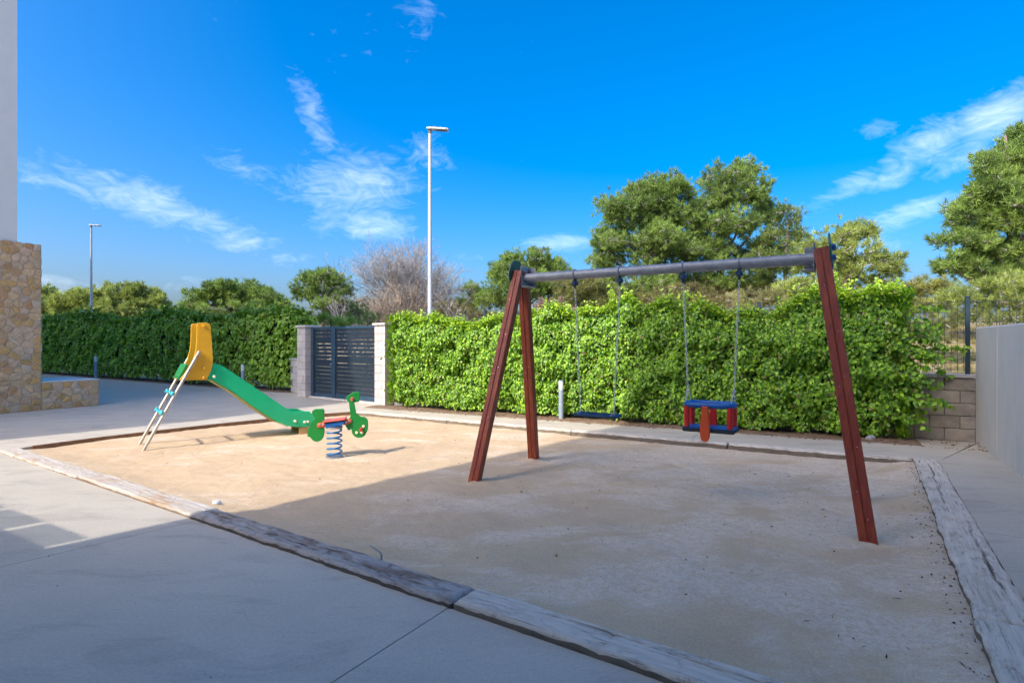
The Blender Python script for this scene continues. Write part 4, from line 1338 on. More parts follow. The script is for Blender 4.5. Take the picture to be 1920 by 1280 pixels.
crown_tree('pine_tree', 'pine partly hidden by the stone clad corner', 'pine tree', 46,
           [(95, 572, 30, 24), (70, 560, 36, 26), (80, 592, 46, 16)], 80, 212, PLO, YHI, PG, dens=.95, ln=.3, wd_=.05, trunk_r=.13)

# scrub
SG = 'shrubs on the dry bank'
crown_tree('feathery_shrub', 'bright green feathery shrub right behind the gate', 'shrub', 22, [(600, 600, 50, 16), (650, 606, 36, 12), (560, 600, 30, 14), (525, 590, 26, 14)], 600, 221, (0.105, 0.228, 0.0525), (0.28, 0.473, 0.105), SG, K=36, ln=.16, wd_=.014, dens=1.0, trunk_r=.05, limbs=False, shell=.2)
crown_tree('feathery_shrub', 'small green shrub showing between gate top and dead tree', 'shrub', 24, [(690, 598, 34, 14), (665, 585, 24, 14)], 685, 222, (0.105, 0.193, 0.0525), (0.228, 0.35, 0.105), SG, K=30, ln=.16, wd_=.016, trunk_r=.04, limbs=False, shell=.2)
crown_tree('dry_shrub', 'olive brown shrub left of the small pine', 'shrub', 27, [(850, 585, 34, 20), (900, 592, 44, 16), (945, 595, 40, 16)], 880, 223, (0.158, 0.14, 0.0613), (0.333, 0.315, 0.123), SG, K=24, ln=.2, wd_=.02, trunk_r=.05, limbs=False, shell=.2, twigs=.9)
crown_tree('dry_shrub', 'olive shrub between the round pine and the broad pine', 'shrub', 26, [(1090, 545, 46, 36), (1140, 560, 46, 28), (1060, 575, 40, 24)], 1100, 224, (0.14, 0.166, 0.0613), (0.35, 0.367, 0.131), SG, K=28, ln=.2, wd_=.022, trunk_r=.06, limbs=False, shell=.3, twigs=.6)
crown_tree('dry_shrub', 'brown and olive shrub below the tallest pine', 'shrub', 26, [(1225, 565, 56, 24), (1290, 560, 50, 30), (1350, 565, 46, 26)], 1290, 225, (0.149, 0.131, 0.0613), (0.333, 0.324, 0.123), SG, K=26, ln=.2, wd_=.02, trunk_r=.06, limbs=False, shell=.3, twigs=.9)
crown_tree('dry_shrub', 'pale olive shrub below the wispy pine', 'shrub', 22, [(1420, 565, 50, 24), (1480, 575, 46, 22), (1385, 580, 36, 18)], 1440, 226, (0.21, 0.21, 0.0875), (0.42, 0.42, 0.175), SG, K=26, ln=.18, wd_=.018, trunk_r=.05, limbs=False, shell=.3, twigs=.7)
crown_tree('dry_shrub', 'yellow green shrub above the right end of the hedge', 'shrub', 19, [(1700, 540, 40, 26), (1750, 540, 36, 26), (1690, 575, 44, 24), (1770, 575, 40, 24), (1740, 610, 44, 18)], 1725, 227, (0.193, 0.21, 0.0613), (0.42, 0.438, 0.123), SG, K=26, ln=.17, wd_=.018, trunk_r=.05, limbs=False, shell=.3, twigs=.6)
crown_tree('dry_shrub', 'low pine scrub under the big right pine', 'shrub', 17.5, [(1850, 540, 56, 26), (1915, 535, 56, 32), (1880, 572, 70, 22), (1960, 560, 60, 34), (1800, 560, 44, 24), (1820, 590, 50, 18), (1900, 598, 50, 16)], 1880, 228, YLO, YHI, SG, K=26, ln=.18, wd_=.02, trunk_r=.07, limbs=False, shell=.3, twigs=.6)
crown_tree('dry_shrub', 'small bush seen through the mesh fence beside the post', 'shrub', 15.5, [(1870, 600, 34, 14), (1800, 590, 24, 12)], 1850, 229, (0.123, 0.149, 0.0525), (0.28, 0.315, 0.105), SG, K=24, ln=.14, wd_=.016, trunk_r=.04, limbs=False, shell=.3, twigs=.6)
crown_tree('dry_shrub', 'olive shrub seen through the mesh above the hedge tip', 'shrub', 16.5, [(1765, 610, 28, 14), (1740, 640, 30, 16)], 1760, 233, (0.14, 0.158, 0.0525), (0.315, 0.333, 0.105), SG, K=24, ln=.14, wd_=.016, trunk_r=.04, limbs=False, shell=.3, twigs=.6)
crown_tree('flowering_shrub', 'shrub with dusty pink flower heads above the hedge, beside the left swing legs', 'shrub', 21, [(1030, 570, 28, 12), (1012, 575, 16, 10), (1055, 580, 26, 10)], 1035, 230, (.34, .22, .18), (.50, .36, .31), SG, K=20, ln=.10, wd_=.025, trunk_r=.04, limbs=False, shell=.3, twigs=.6)
crown_tree('dry_shrub', 'low olive scrub between the wide pine and the gate pine', 'shrub', 36, [(535, 588, 30, 12), (505, 592, 30, 12)], 520, 231, (0.158, 0.21, 0.0525), (0.35, 0.42, 0.105), SG, K=24, ln=.24, wd_=.03, trunk_r=.05, limbs=False, shell=.3)

crown_tree('dry_shrub', 'dense olive thicket filling the gap under the tallest pine', 'shrub', 33, [(1330, 545, 60, 34), (1400, 540, 56, 34), (1260, 550, 50, 30), (1450, 555, 46, 28)], 1360, 241, (.17, .19, .07), (.36, .38, .14), SG, K=15, ln=.26, wd_=.05, trunk_r=.07, limbs=False, shell=.2, twigs=.6)
crown_tree('dry_shrub', 'olive thicket behind the low spreading pine', 'shrub', 31, [(1540, 555, 60, 28), (1620, 560, 56, 26), (1690, 565, 50, 24), (1490, 560, 40, 24)], 1590, 242, (.19, .21, .07), (.40, .42, .15), SG, K=15, ln=.26, wd_=.05, trunk_r=.07, limbs=False, shell=.2, twigs=.6)
crown_tree('dry_shrub', 'olive thicket between the round pine and the broad pine, further back', 'shrub', 36, [(1080, 550, 46, 36), (1130, 545, 40, 36), (1060, 590, 50, 20)], 1100, 243, (.17, .20, .07), (.34, .38, .13), SG, K=15, ln=.28, wd_=.055, trunk_r=.07, limbs=False, shell=.2, twigs=.5)
crown_tree('dry_shrub', 'low olive thicket at the foot of the leafless tree', 'shrub', 35, [(700, 580, 50, 22), (770, 585, 50, 20), (840, 590, 46, 18), (640, 585, 40, 18)], 740, 244, (.18, .18, .09), (.34, .33, .17), SG, K=15, ln=.26, wd_=.05, trunk_r=.07, limbs=False, shell=.2, twigs=.9)
crown_tree('dry_shrub', 'long low pine thicket behind the dark hedge', 'shrub', 50, [(340, 592, 40, 14), (400, 596, 50, 12), (470, 596, 60, 14), (130, 596, 60, 12), (240, 600, 60, 10)], 330, 245, YLO, YHI, SG, K=15, ln=.34, wd_=.07, trunk_r=.07, limbs=False, shell=.2)


def bare_tree(name, label, D, base, top, wpx, seed, mt, n0=7, levels=4, lowz=None, dens=1.0, cat='tree', group=None):
    rs = np.random.default_rng(seed)
    bx, by = sx(base, D), D; bz = float(terrain_z(np.array(bx), np.array(by)))
    H = sz(top, D)-bz; Wd = wpx/FPX*D/2
    e = empty(name, (bx, by, bz), label, cat, group)
    tr = MB(); br = MB(); tg = MB()
    tr.tube([(bx, by, bz-.1), (bx+.05, by, bz+H*.15), (bx-.03, by+.05, bz+H*.32)], [.16, .13, .10], 8)

    def grow(p, d, ln, r, lv):
        q = [p]; dd = d
        for k in range(3):
            dd = unit(dd+rs.normal(0, .16, 3)+np.array([0, 0, .05])); q.append(q[-1]+dd*ln/3)
        (br if r > .014 else tg).tube(q, [r, r*.85, r*.7, r*.5], 5 if r > .03 else 3, False)
        if lv == 0: return
        for k in range(int(rs.integers(4, 7)*dens) if lv > 1 else int(rs.integers(4, 8)*dens)):
            t = rs.uniform(.25, 1.0); i = min(int(t*3), 2)
            s = q[i]+(q[i+1]-q[i])*(t*3-i)
            nd = unit(dd+rs.normal(0, .62, 3)+np.array([0, 0, .1]))
            grow(s, nd, ln*rs.uniform(.45, .72), r*.5, lv-1)
    start = np.array([bx, by, bz+H*.2])
    for k in range(n0):
        a = 2*math.pi*k/n0+rs.uniform(-.3, .3); tilt = rs.uniform(.15, 1.15)
        d = np.array([math.cos(a)*math.sin(tilt)*Wd/H*2.1, math.sin(a)*math.sin(tilt)*Wd/H*2.1, math.cos(tilt)])
        grow(start+np.array([0, 0, rs.uniform(-.1, .12)*H]), unit(d), H*rs.uniform(.36, .48), .055, levels-1)
    for nm, mb in (('trunk', tr), ('branches', br), ('twigs', tg)):
        if mb.v:
            o_ = mb.build(nm, M[mt], e, fix=False); inv(o_, e)
            if nm == 'twigs': o_['kind'] = 'stuff'


bare_tree('bare_tree', 'leafless grey tree with a twiggy crown beside the tall street lamp', 32, 764, 448, 180, 301, 'twig', 26, 5, dens=1.05)
bare_tree('dead_shrub', 'dense brown dead shrub under the leafless grey tree', 29, 745, 525, 230, 302, 'browntwig', 30, 4, cat='shrub', group=SG, dens=1.15)
bare_tree('dead_shrub', 'grey twiggy shrub between the gate pine and the leafless tree', 28, 655, 545, 95, 303, 'twig', 10, 4, cat='shrub', group=SG, dens=.85)
bare_tree('dead_shrub', 'grey brown twiggy shrub right of the tall street lamp', 27, 850, 555, 130, 304, 'twig', 12, 4, cat='shrub', group=SG, dens=.85)
bare_tree('dead_shrub', 'brown dead bush below the broad pine', 27, 1225, 530, 110, 305, 'browntwig', 10, 4, cat='shrub', group=SG, dens=.75)
bare_tree('dead_shrub', 'brown twiggy bush behind the toddler swing chains', 27, 1350, 535, 120, 306, 'browntwig', 10, 4, cat='shrub', group=SG, dens=.75)

# dry grass on the bank
rs = np.random.default_rng(88)
n = 9000
gx_ = rs.uniform(5.0, 24, n); gy_ = rs.uniform(9.8, 34, n)
dd = (gx_-WALL_A.x)*WALL_N.x+(gy_-WALL_A.y)*WALL_N.y
k_ = (dd > .6) & (fbm(gx_*.5, gy_*.5, 70) > .42)
gx_, gy_ = gx_[k_], gy_[k_]
C = np.stack([gx_, gy_, terrain_z(gx_, gy_)], 1)
v, f_ = blades(C, np.tile([0, 0, 1.], (len(C), 1)), 9, .20, .014, rs, .35)
t = rs.uniform(0, 1, (len(C), 1)); c_ = np.array([.34, .27, .12])*(1-t)+np.array([.22, .22, .07])*t
o = np_mesh('dry_grass', v, f_, M['dry'], None, np.repeat(c_, 27, 0)); tag(o, 'dry straw coloured grass on the bank behind the fence', 'grass', kind='stuff')

# pale house far behind the dark hedge
hb = empty('distant_house', (sx(228, 40), 40, .2), 'pale grey roofed house glimpsed through the dip in the dark hedge', 'house')
m_ = MB(); m_.box((sx(228, 40), 41.5, 1.35), (5.2, 3, 2.5)); o = m_.build('wall', M['roof'], hb); inv(o, hb)
m_ = MB(); m_.prism([(-3.0, 0), (3.0, 0), (2.0, .5), (-2.0, .5)], (sx(228, 40), 39.8, 2.6), (1, 0, 0), (0, 0, 1), (0, 1, 0), 3.4); o = m_.build('roof', M['roof'], hb); inv(o, hb)

# ------------------------------------------------------------------ street lamps, bollards
def street_lamp(px, D, top, label):
    x = sx(px, D); z0 = float(terrain_z(np.array(x), np.array(float(D))))
    e = empty('street_lamp', (x, D, z0), label, 'street lamp', 'street lamps')
    H = sz(top, D)
    m_ = MB(); m_.tube([(x, D, z0-.1), (x, D, z0+.9), (x, D, z0+.92), (x, D, H-.10)], [.085, .085, .078, .05], 14); o_ = m_.build('pole', M['lamp_grey'], e, 'auto'); inv(o_, e)
    m_ = MB(); m_.tube([(x, D, H-.12), (x, D, H-.02)], [.052, .052], 12); o_ = m_.build('collar', M['lamp_dark'], e, 'auto'); inv(o_, e)
    hx = Vector((1, -.12, -.10)).normalized(); hy = Vector((.12, 1, 0)).normalized(); hz = hx.cross(hy)
    o0 = Vector((x-.09, D, H+.045))
    m_ = MB(); m_.prism([(0, -.07), (.12, -.10), (.62, -.10), (.70, -.06), (.70, .06), (.62, .10), (.12, .10), (0, .07)], o0-hz*.03, hx, hy, hz, .065, .012); o_ = m_.build('lamp_head', M['lamp_grey'], e); inv(o_, e)
    m_ = MB(); m_.cbox(o0+hx*.46-hz*.036, (.36, .15, .012), .003, (hx, hy, hz)); o_ = m_.build('lens', M['lamp_dark'], e); inv(o_, e)
    m_ = MB(); m_.tube([o0+hx*.24+hz*.03, o0+hx*.24+hz*.085], [.03, .028], 10); o_ = m_.build('photocell', M['lamp_dark'], e); inv(o_, e)


street_lamp(806, 18.0, 244, 'tall pale street lamp behind the hedge right of the gate')
street_lamp(171, 33.0, 423, 'distant street lamp behind the dark hedge on the left')


def bollard(px, D, H, label, rad=.05):
    x = sx(px, D)
    e = empty('bollard_light', (x, D, 0), label, 'bollard', 'bollard lights beside the path')
    m_ = MB(); m_.tube([(x, D, -.02), (x, D, .012)], rad*1.5, 16); o_ = m_.build('base_plate', M['bollard'], e, 'auto'); inv(o_, e)
    m_ = MB(); m_.tube([(x, D, .012), (x, D, H*.76)], rad, 18); o_ = m_.build('post', M['bollard'], e, 'auto'); inv(o_, e)
    m_ = MB(); m_.tube([(x, D, H*.762), (x, D, H*.975)], rad*.99, 18); o_ = m_.build('diffuser', M['opal'], e, 'auto'); inv(o_, e)
    m_ = MB(); m_.tube([(x, D, H*.976), (x, D, H*.995), (x, D, H)], [rad*1.04, rad*1.04, rad*.8], 18); o_ = m_.build('cap', M['bollard'], e, 'auto'); inv(o_, e)


bollard(1052, 11.56, .81, 'sunlit bollard light with white top in front of the leafy hedge')
bollard(455, 18.4, .86, 'shaded bollard light behind the green chute of the slide', .055)
bollard(180, 24.1, .98, 'shaded bollard light furthest left in front of the dark hedge', .068)

# ------------------------------------------------------------------ swing frame and swings
SU = Vector((.8545, -.5195)).normalized(); SV = Vector((.5195, .8545)).normalized()
su3, sv3 = SU.to_3d(), SV.to_3d()
M1 = Vector((-.065, 7.31))
cl = lambda s, z, off=0.0: (M1+SU*s+SV*off).to_3d()+Vector((0, 0, z))
sf = empty('swing_frame', (cl(1.95, 0).x, cl(1.95, 0).y, 0), 'red brown timber swing frame with grey steel beam in the sand', 'swing frame')


def timber_leg(p0, p1):
    p0, p1 = Vector(p0), Vector(p1)
    a = (p1-p0).normalized(); x = (su3-a*su3.dot(a)).normalized(); y = a.cross(x)
    L_ = (p1-p0).length; c = (p0+p1)/2
    m_ = MB()
    for s_ in (-1, 1):
        m_.cbox(c+x*(s_*.0345), (.064, .092, L_), .005, (x, y, a))
    m_.box(c, (.012, .074, L_-.01), (x, y, a))
    # narrow grooves in the side faces: two lamellas pressed together
    o_ = m_.build('leg', M['leg'], sf); inv(o_, sf)
    s2 = MB()
    for t, q in ((.12, .02), (.2, -.025), (.33, .03), (.52, -.03), (.55, .024), (.70, .028), (.86, -.02)):
        s2.tube([p0+a*(L_*t)+x*q-y*.046, p0+a*(L_*t)+x*q-y*.0485], .005, 6)
        s2.tube([p0+a*(L_*t)+x*q+y*.046, p0+a*(L_*t)+x*q+y*.0485], .005, 6)
    o2 = s2.build('screw_heads', M['silver'], o_, fix=False)
    return o_


for s0, s1 in ((0.0, .215), (3.93, 3.565)):
    for sg, off in ((-1, -.705), (1, .705)):
        b0 = cl(s0-(.045 if sg > 0 and s0 > 1 else 0), 0, off); t1 = cl(s1, 2.485, sg*.052)
        d_ = (t1-b0)/(2.485)
        timber_leg(b0-d_*.20, t1)
for s1, sg in ((.135, -1), (3.645, 1)):
    tl = Vector((su3.x*-sg*.09, su3.y*-sg*.09, 1)).normalized()          # leans with the legs
    nrm_ = su3*sg+z3*.09; nrm_.normalize()
    yy = nrm_.cross(sv3).normalized()
    c = cl(s1, 2.462)
    poly = [(math.cos(2*math.pi*i/36)*.172, math.sin(2*math.pi*i/36)*.172) for i in range(36)]
    m_ = MB(); m_.prism(poly, c-nrm_*.008, sv3, yy, nrm_, .016, .003); o_ = m_.build('end_disc', M['green_disc'], sf); inv(o_, sf)
    for zz, vv in ((.035, -.05), (-.065, -.05), (.035, .05), (-.065, .05)):
        m_ = MB(); b_ = c+sv3*vv+z3*zz+nrm_*.008
        m_.tube([b_, b_+nrm_*.022, b_+nrm_*.036], [.027, .026, .014], 12); o_ = m_.build('bolt_cap', M['blue'], sf, 'auto'); inv(o_, sf)
m_ = MB(); m_.tube([cl(.275, 2.40), cl(3.51, 2.40)], .0565, 24); o_ = m_.build('beam', M['galv'], sf, 'auto'); inv(o_, sf)
for s1, sg in ((.272, 1), (3.508, -1)):
    m_ = MB(); m_.cbox(cl(s1, 2.41), (.010, .215, .27), .003, (su3, sv3, z3))
    m_.cbox(cl(s1+sg*.055, 2.285), (.10, .215, .010), .003, (su3, sv3, z3))
    m_.cbox(cl(s1+sg*.05, 2.41, .1045), (.09, .006, .24), .002, (su3, sv3, z3))
    for zz in (2.33, 2.50):
        for vv in (-.08, .08):
            b_ = cl(s1, zz, vv); m_.tube([b_, b_+su3*sg*.014], .012, 8)
    o_ = m_.build('bracket', M['galv'], sf); inv(o_, sf)


def chain(parent, p0, p1, name='chain', r=.0032, link_l=.030, w=.0095):
    p0, p1 = Vector(p0), Vector(p1); a = (p1-p0).normalized(); L_ = (p1-p0).length
    x = a.cross(su3.cross(a)).normalized() if abs(a.dot(su3)) < .99 else sv3
    x = (su3-a*su3.dot(a)).normalized(); y = a.cross(x)
    n = int(L_/(link_l*.80)); m_ = MB()
    for i in range(n):
        c = p0+a*(L_*(i+.5)/n); s_ = x if i % 2 else y; t_ = y if i % 2 else x
        vv = []; ff = []
        K = 10
        for k in range(K):
            th = 2*math.pi*k/K
            q = c+a*(math.sin(th)*(link_l*.5-r*.5))+s_*(math.cos(th)*w)
            rad = (a*math.sin(th)*.7+s_*math.cos(th)).normalized()
            for j in range(4):
                ph = 2*math.pi*j/4
                vv.append(q+(rad*math.cos(ph)+t_*math.sin(ph))*r)
        for k in range(K):
            for j in range(4):
                ff.append((k*4+j, ((k+1) % K)*4+j, ((k+1) % K)*4+(j+1) % 4, k*4+(j+1) % 4))
        m_.add(vv, ff)
    o_ = m_.build(name, M['chain'], parent, True, fix=False); inv(o_, parent)
    return o_


def hanger(parent, s):
    m_ = MB()
    m_.cbox(cl(s, 2.325), (.036, .05, .06), .006, (su3, sv3, z3))
    m_.tube([cl(s, 2.30, -.045), cl(s, 2.30, -.03), cl(s, 2.30, .03), cl(s, 2.30, .045)], [.022, .034, .034, .022], 12)
    m_.tube([cl(s, 2.30), cl(s, 2.235)], [.016, .012], 8)
    o_ = m_.build('hanger', M['blue_dark'], parent); inv(o_, parent)
    m_ = MB(); m_.tube([cl(s+.058*math.cos(t), 2.40+.0) if False else cl(s, 2.40+.0625*math.cos(t), .0625*math.sin(t)) for t in np.linspace(0, 2*math.pi, 25)], .007, 6, False)
    o_ = m_.build('clamp', M['galv'], parent, True, fix=False); inv(o_, parent)


# flat swing
f_seat = empty('flat_swing', tuple(cl(1.245, .72)), 'flat blue black swing seat hanging on two chains, left of the toddler swing', 'swing', 'swings on the frame')
for s in (.962, 1.527): hanger(f_seat, s)
zs = .735
chain(f_seat, cl(.962, 2.24), cl(1.038, zs+.035)); chain(f_seat, cl(1.527, 2.24), cl(1.455, zs+.035))
m_ = MB(); m_.cbox(cl(1.247, zs), (.545, .20, .036), .010, (su3, sv3, z3))
for v_ in (-.06, 0, .06): m_.cbox(cl(1.247, zs+.0205, v_), (.40, .016, .006), .002, (su3, sv3, z3))
o_ = m_.build('seat', M['blue_dark'], f_seat, 'auto'); inv(o_, f_seat)
for s in (1.038, 1.455):
    m_ = MB(); m_.tube([cl(s, zs+.005), cl(s, zs+.04)], [.022, .014], 10); m_.tube([cl(s, zs+.01, -.09), cl(s, zs+.022, -.085), cl(s, zs+.022, .085), cl(s, zs+.01, .09)], .008, 8)
    o_ = m_.build('seat_clamp', M['galv'], f_seat); inv(o_, f_seat)
# toddler swing
t_sw = empty('toddler_swing', tuple(cl(2.53, .66)), 'toddler swing with blue ring, red corner posts and orange straps', 'swing', 'swings on the frame')
for s in (2.25, 2.82): hanger(t_sw, s)
zr, zb = .935, .672
chain(t_sw, cl(2.25, 2.24), cl(2.297, 1.12)); chain(t_sw, cl(2.82, 2.24), cl(2.773, 1.12))
for s_t, s_b in ((2.297, 2.305), (2.773, 2.762)):
    for v_ in (-.115, .115): chain(t_sw, cl(s_t, 1.115), cl(s_b, zr+.03, v_))
ring = []
for i in range(49):
    t = 2*math.pi*i/48
    cx_, sy_ = math.cos(t), math.sin(t)
    ring.append(cl(2.533+.238*math.copysign(abs(cx_)**.45, cx_), zr, .135*math.copysign(abs(sy_)**.55, sy_)))
m_ = MB(); m_.tube(ring, .029, 12, False); o_ = m_.build('safety_ring', M['blue'], t_sw, True, fix=False); inv(o_, t_sw)
m_ = MB(); m_.cbox(cl(2.533, zb), (.53, .29, .040), .012, (su3, sv3, z3)); o_ = m_.build('seat', M['black'], t_sw, 'auto'); inv(o_, t_sw)
m_ = MB(); m_.cbox(cl(2.533, zb+.026), (.512, .272, .014), .005, (su3, sv3, z3)); o_ = m_.build('seat_pad', M['blue'], t_sw, 'auto'); inv(o_, t_sw)
for s in (2.316, 2.75):
    for v_ in (-.115, .115):
        m_ = MB(); m_.tube([cl(s, zb+.03, v_), cl(s, zb+.04, v_), cl(s, zr-.015, v_)], [.028, .030, .030], 14); o_ = m_.build('post', M['red'], t_sw, 'auto'); inv(o_, t_sw)
strap = [(-.030, .24), (.030, .24), (.034, .21), (.044, .10), (.050, .0), (.048, -.07), (.034, -.115), (0, -.13), (-.034, -.115), (-.048, -.07), (-.050, .0), (-.044, .10), (-.034, .21)]
strap = strap[::-1]
m_ = MB(); m_.prism(strap, cl(2.515, zr-.245, -.185), su3, z3, sv3, .034, .008); o_ = m_.build('front_strap', M['orange'], t_sw, 'auto'); inv(o_, t_sw)
m_ = MB(); m_.prism([(x*.86, y*.86+.02) for x, y in strap], cl(2.535, zr-.225, .11), su3, z3, sv3, .032, .008); o_ = m_.build('rear_strap', M['red'], t_sw, 'auto'); inv(o_, t_sw)

# ------------------------------------------------------------------ slide
SD = Vector((.785, .62)).normalized(); SLt = Vector((-.62, .785)).normalized()
sd3, sl3 = SD.to_3d(), SLt.to_3d()
S0 = Vector((-5.60, 8.62))
spt = lambda s, z, w=0.0: (S0+SD*s+SLt*w).to_3d()+Vector((0, 0, z))
SW = .56
sl = empty('slide', tuple(spt(1.2, 0, SW/2)), 'playground slide with yellow side panels, green chute and steel ladder', 'slide')
panel = [(.462, .992), (.85, .980), (.905, 1.10), (.940, 1.215), (.944, 1.30), (.932, 1.55), (.910, 1.855), (.897, 1.885), (.870, 1.90), (.745, 1.90), (.722, 1.888), (.712, 1.855), (.706, 1.594), (.693, 1.455), (.655, 1.30), (.545, 1.10)]
for w in (0.0, SW-.022):
    m_ = MB(); m_.prism(panel, spt(0, 0, w), sd3, z3, sl3, .022, .005); o_ = m_.build('side_panel', M['yellow'], sl); inv(o_, sl)
for w, sg in ((-.002, -1), (SW+.002, 1)):
    for s, z in ((.819, 1.175), (.811, 1.02), (.96, 1.03)):
        m_ = MB(); m_.tube([spt(s, z, w), spt(s, z, w+sg*.018), spt(s, z, w+sg*.028)], [.024, .022, .010], 12); o_ = m_.build('bolt_cap', M['cream'] if s > .9 else M['yellow'], sl, 'auto'); inv(o_, sl)
m_ = MB(); m_.tube([spt(.811, 1.85, -.07), spt(.811, 1.85, SW+.07)], .020, 12); o_ = m_.build('top_bar', M['yellow'], sl, 'auto'); inv(o_, sl)
for w in (-.028, SW+.028):
    m_ = MB(); m_.tube([spt(-.075, -.18, w), spt(.741, 1.437, w), spt(.748, 1.448, w)], [.0235, .0235, .013], 14); o_ = m_.build('rail', M['steel'], sl, 'auto'); inv(o_, sl)
    for s, z in ((.70, 1.36), (.60, 1.155), (.52, 1.0)):
        m_ = MB(); sg = -1 if w < 0 else 1
        m_.tube([spt(s, z, w), spt(s, z, w+sg*.026)], .011, 8); o_ = m_.build('rail_bolt', M['red'], sl); inv(o_, sl)
for s, z in ((.229, .50), (.374, .79)):
    m_ = MB(); m_.cbox(spt(s-.006, z, SW/2), (.06, SW+.02, .018), .004, (sd3, sl3, z3))
    for w in (-.028, SW+.028): m_.tube([spt(s-.013, z-.026, w), spt(s+.013, z+.026, w)], .0255, 12)
    o_ = m_.build('rung', M['teal'], sl); inv(o_, sl)
m_ = MB(); m_.cbox(spt(.50, 1.02, SW/2), (.10, SW-.05, .022), .005, (sd3, sl3, z3)); o_ = m_.build('step', M['green_plate'], sl); inv(o_, sl)
m_ = MB(); m_.prism([(-.02, -.0), (.02, .0), (.115, .20), (.075, .20)], spt(.485, 1.035, .03), sd3, z3, sl3, SW-.06, .004); o_ = m_.build('riser_board', M['green_plate'], sl); inv(o_, sl)
m_ = MB(); m_.cbox(spt(.70, 1.012, SW/2), (.40, SW-.05, .022), .005, (sd3, sl3, z3)); o_ = m_.build('platform', M['green_plate'], sl); inv(o_, sl)
# chute: two cheeks and a bed
cheek = [(.87, .985), (.94, .972), (1.267, .745), (1.60, .462), (1.948, .205), (2.13, .115), (2.311, .076), (2.672, .060), (2.69, .10), (2.692, .27), (2.67, .285), (2.56, .30), (2.46, .345), (2.36, .36), (2.22, .362), (2.14, .40), (1.106, 1.188), (1.05, 1.218), (.988, 1.235), (.90, 1.235), (.872, 1.21)]
cheekw = .028
for w in (.026, SW-.026-cheekw):
    m_ = MB(); m_.prism(cheek, spt(0, 0, w), sd3, z3, sl3, cheekw, .006); o_ = m_.build('cheek', M['green'], sl); inv(o_, sl)
bed = [(.86, 1.03), (.93, 1.02), (1.0, .99), (1.28, .790), (1.61, .510), (1.95, .255), (2.14, .160), (2.31, .120), (2.67, .100)]
low = [(s, z-.022) for s, z in bed]
m_ = MB(); m_.prism(low+bed[::-1], spt(0, 0, .056), sd3, z3, sl3, SW-.112, 0); o_ = m_.build('bed', M['green'], sl); inv(o_, sl)
under = [(.94, .966), (1.267, .739), (1.60, .456), (1.948, .199), (2.13, .109)]
m_ = MB(); m_.prism([(s, z-.012) for s, z in under]+[(s, z) for s, z in under[::-1]], spt(0, 0, .03), sd3, z3, sl3, SW-.06, 0); o_ = m_.build('underside', M['olive'], sl); inv(o_, sl)
for s, z in ((2.255, .19), (2.423, .16), (2.48, .16)):
    m_ = MB(); m_.tube([spt(s, z, .024), spt(s, z, .004), spt(s, z, -.006)], [.024, .022, .010], 12); o_ = m_.build('bolt_cap', M['cream'], sl, 'auto'); inv(o_, sl)
for w in (.07, SW-.07):
    m_ = MB(); m_.cbox(spt(2.42, -.03, w), (.16, .07, .20), .005, (sd3, sl3, z3)); o_ = m_.build('foot_block', M['tan_wood'], sl); inv(o_, sl)

# ------------------------------------------------------------------ spring rider
RD3 = Vector((.985, .17, 0)).normalized(); RN3 = Vector((-RD3.y, RD3.x, 0))
Q0 = Vector((-2.56, 8.14, 0))
rpt = lambda s, z, w=0.0: Q0+RD3*s+RN3*w+z3*z
rd = empty('spring_rider', tuple(rpt(0, 0)), 'green motorbike spring rider on a blue coil spring', 'spring rider')
rear = [(-.29, .616), (-.30, .585), (-.256, .503), (-.312, .445), (-.353, .350), (-.362, .247), (-.330, .242), (-.285, .188), (-.255, .174), (-.228, .170), (-.195, .178), (-.165, .196), (-.142, .235), (-.131, .283), (-.131, .605), (-.139, .630), (-.16, .637), (-.258, .636)]
frontp = [(.175, .804), (.172, .790), (.186, .75), (.212, .715), (.232, .522), (.160, .394), (.170, .372), (.202, .322), (.225, .325), (.248, .338), (.250, .30), (.264, .262), (.29, .232), (.318, .216), (.352, .208), (.393, .214), (.43, .236), (.457, .28), (.474, .32), (.478, .38), (.474, .462), (.45, .488), (.425, .508), (.372, .514), (.312, .562), (.281, .722), (.349, .726), (.366, .813), (.361, .866), (.345, .874), (.288, .874), (.234, .846)]
for nm, poly in (('rear_panel', rear), ('front_panel', frontp)):
    m_ = MB(); m_.prism(poly, rpt(0, 0, -.022), RD3, z3, RN3, .044, .006); o_ = m_.build(nm, M['green_plate'], rd); inv(o_, rd)
brk = [(-.225, .383), (-.205, .372), (-.112, .380), (.157, .405), (.22, .420), (.252, .445), (.252, .472), (.24, .488), (.157, .480), (-.112, .447), (-.212, .438), (-.23, .415)]
for w in (-.040, .024):
    m_ = MB(); m_.prism(brk, rpt(0, 0, w), RD3, z3, RN3, .016, .004); o_ = m_.build('side_rail', M['orange'], rd); inv(o_, rd)
m_ = MB(); m_.prism([(-.14, .448), (.17, .484), (.17, .508), (.10, .496), (-.14, .470)], rpt(0, 0, -.11), RD3, z3, RN3, .22, .006); o_ = m_.build('seat', M['pink'], rd); inv(o_, rd)
m_ = MB(); m_.prism([(-.105, .372), (.10, .395), (.157, .424), (.152, .470), (-.107, .440)], rpt(0, 0, -.085), RD3, z3, RN3, .17, .008); o_ = m_.build('spring_mount', M['blue'], rd); inv(o_, rd)
turns, r_c, nseg = 5.6, .100, 28
cp = [rpt(.008+r_c*math.cos(2*math.pi*turns*t), -.055+.425*t, r_c*math.sin(2*math.pi*turns*t)) for t in np.linspace(0, 1, int(turns*nseg))]
m_ = MB(); m_.tube(cp, .0125, 8); o_ = m_.build('spring', M['springblue'], rd, True, fix=False); inv(o_, rd)
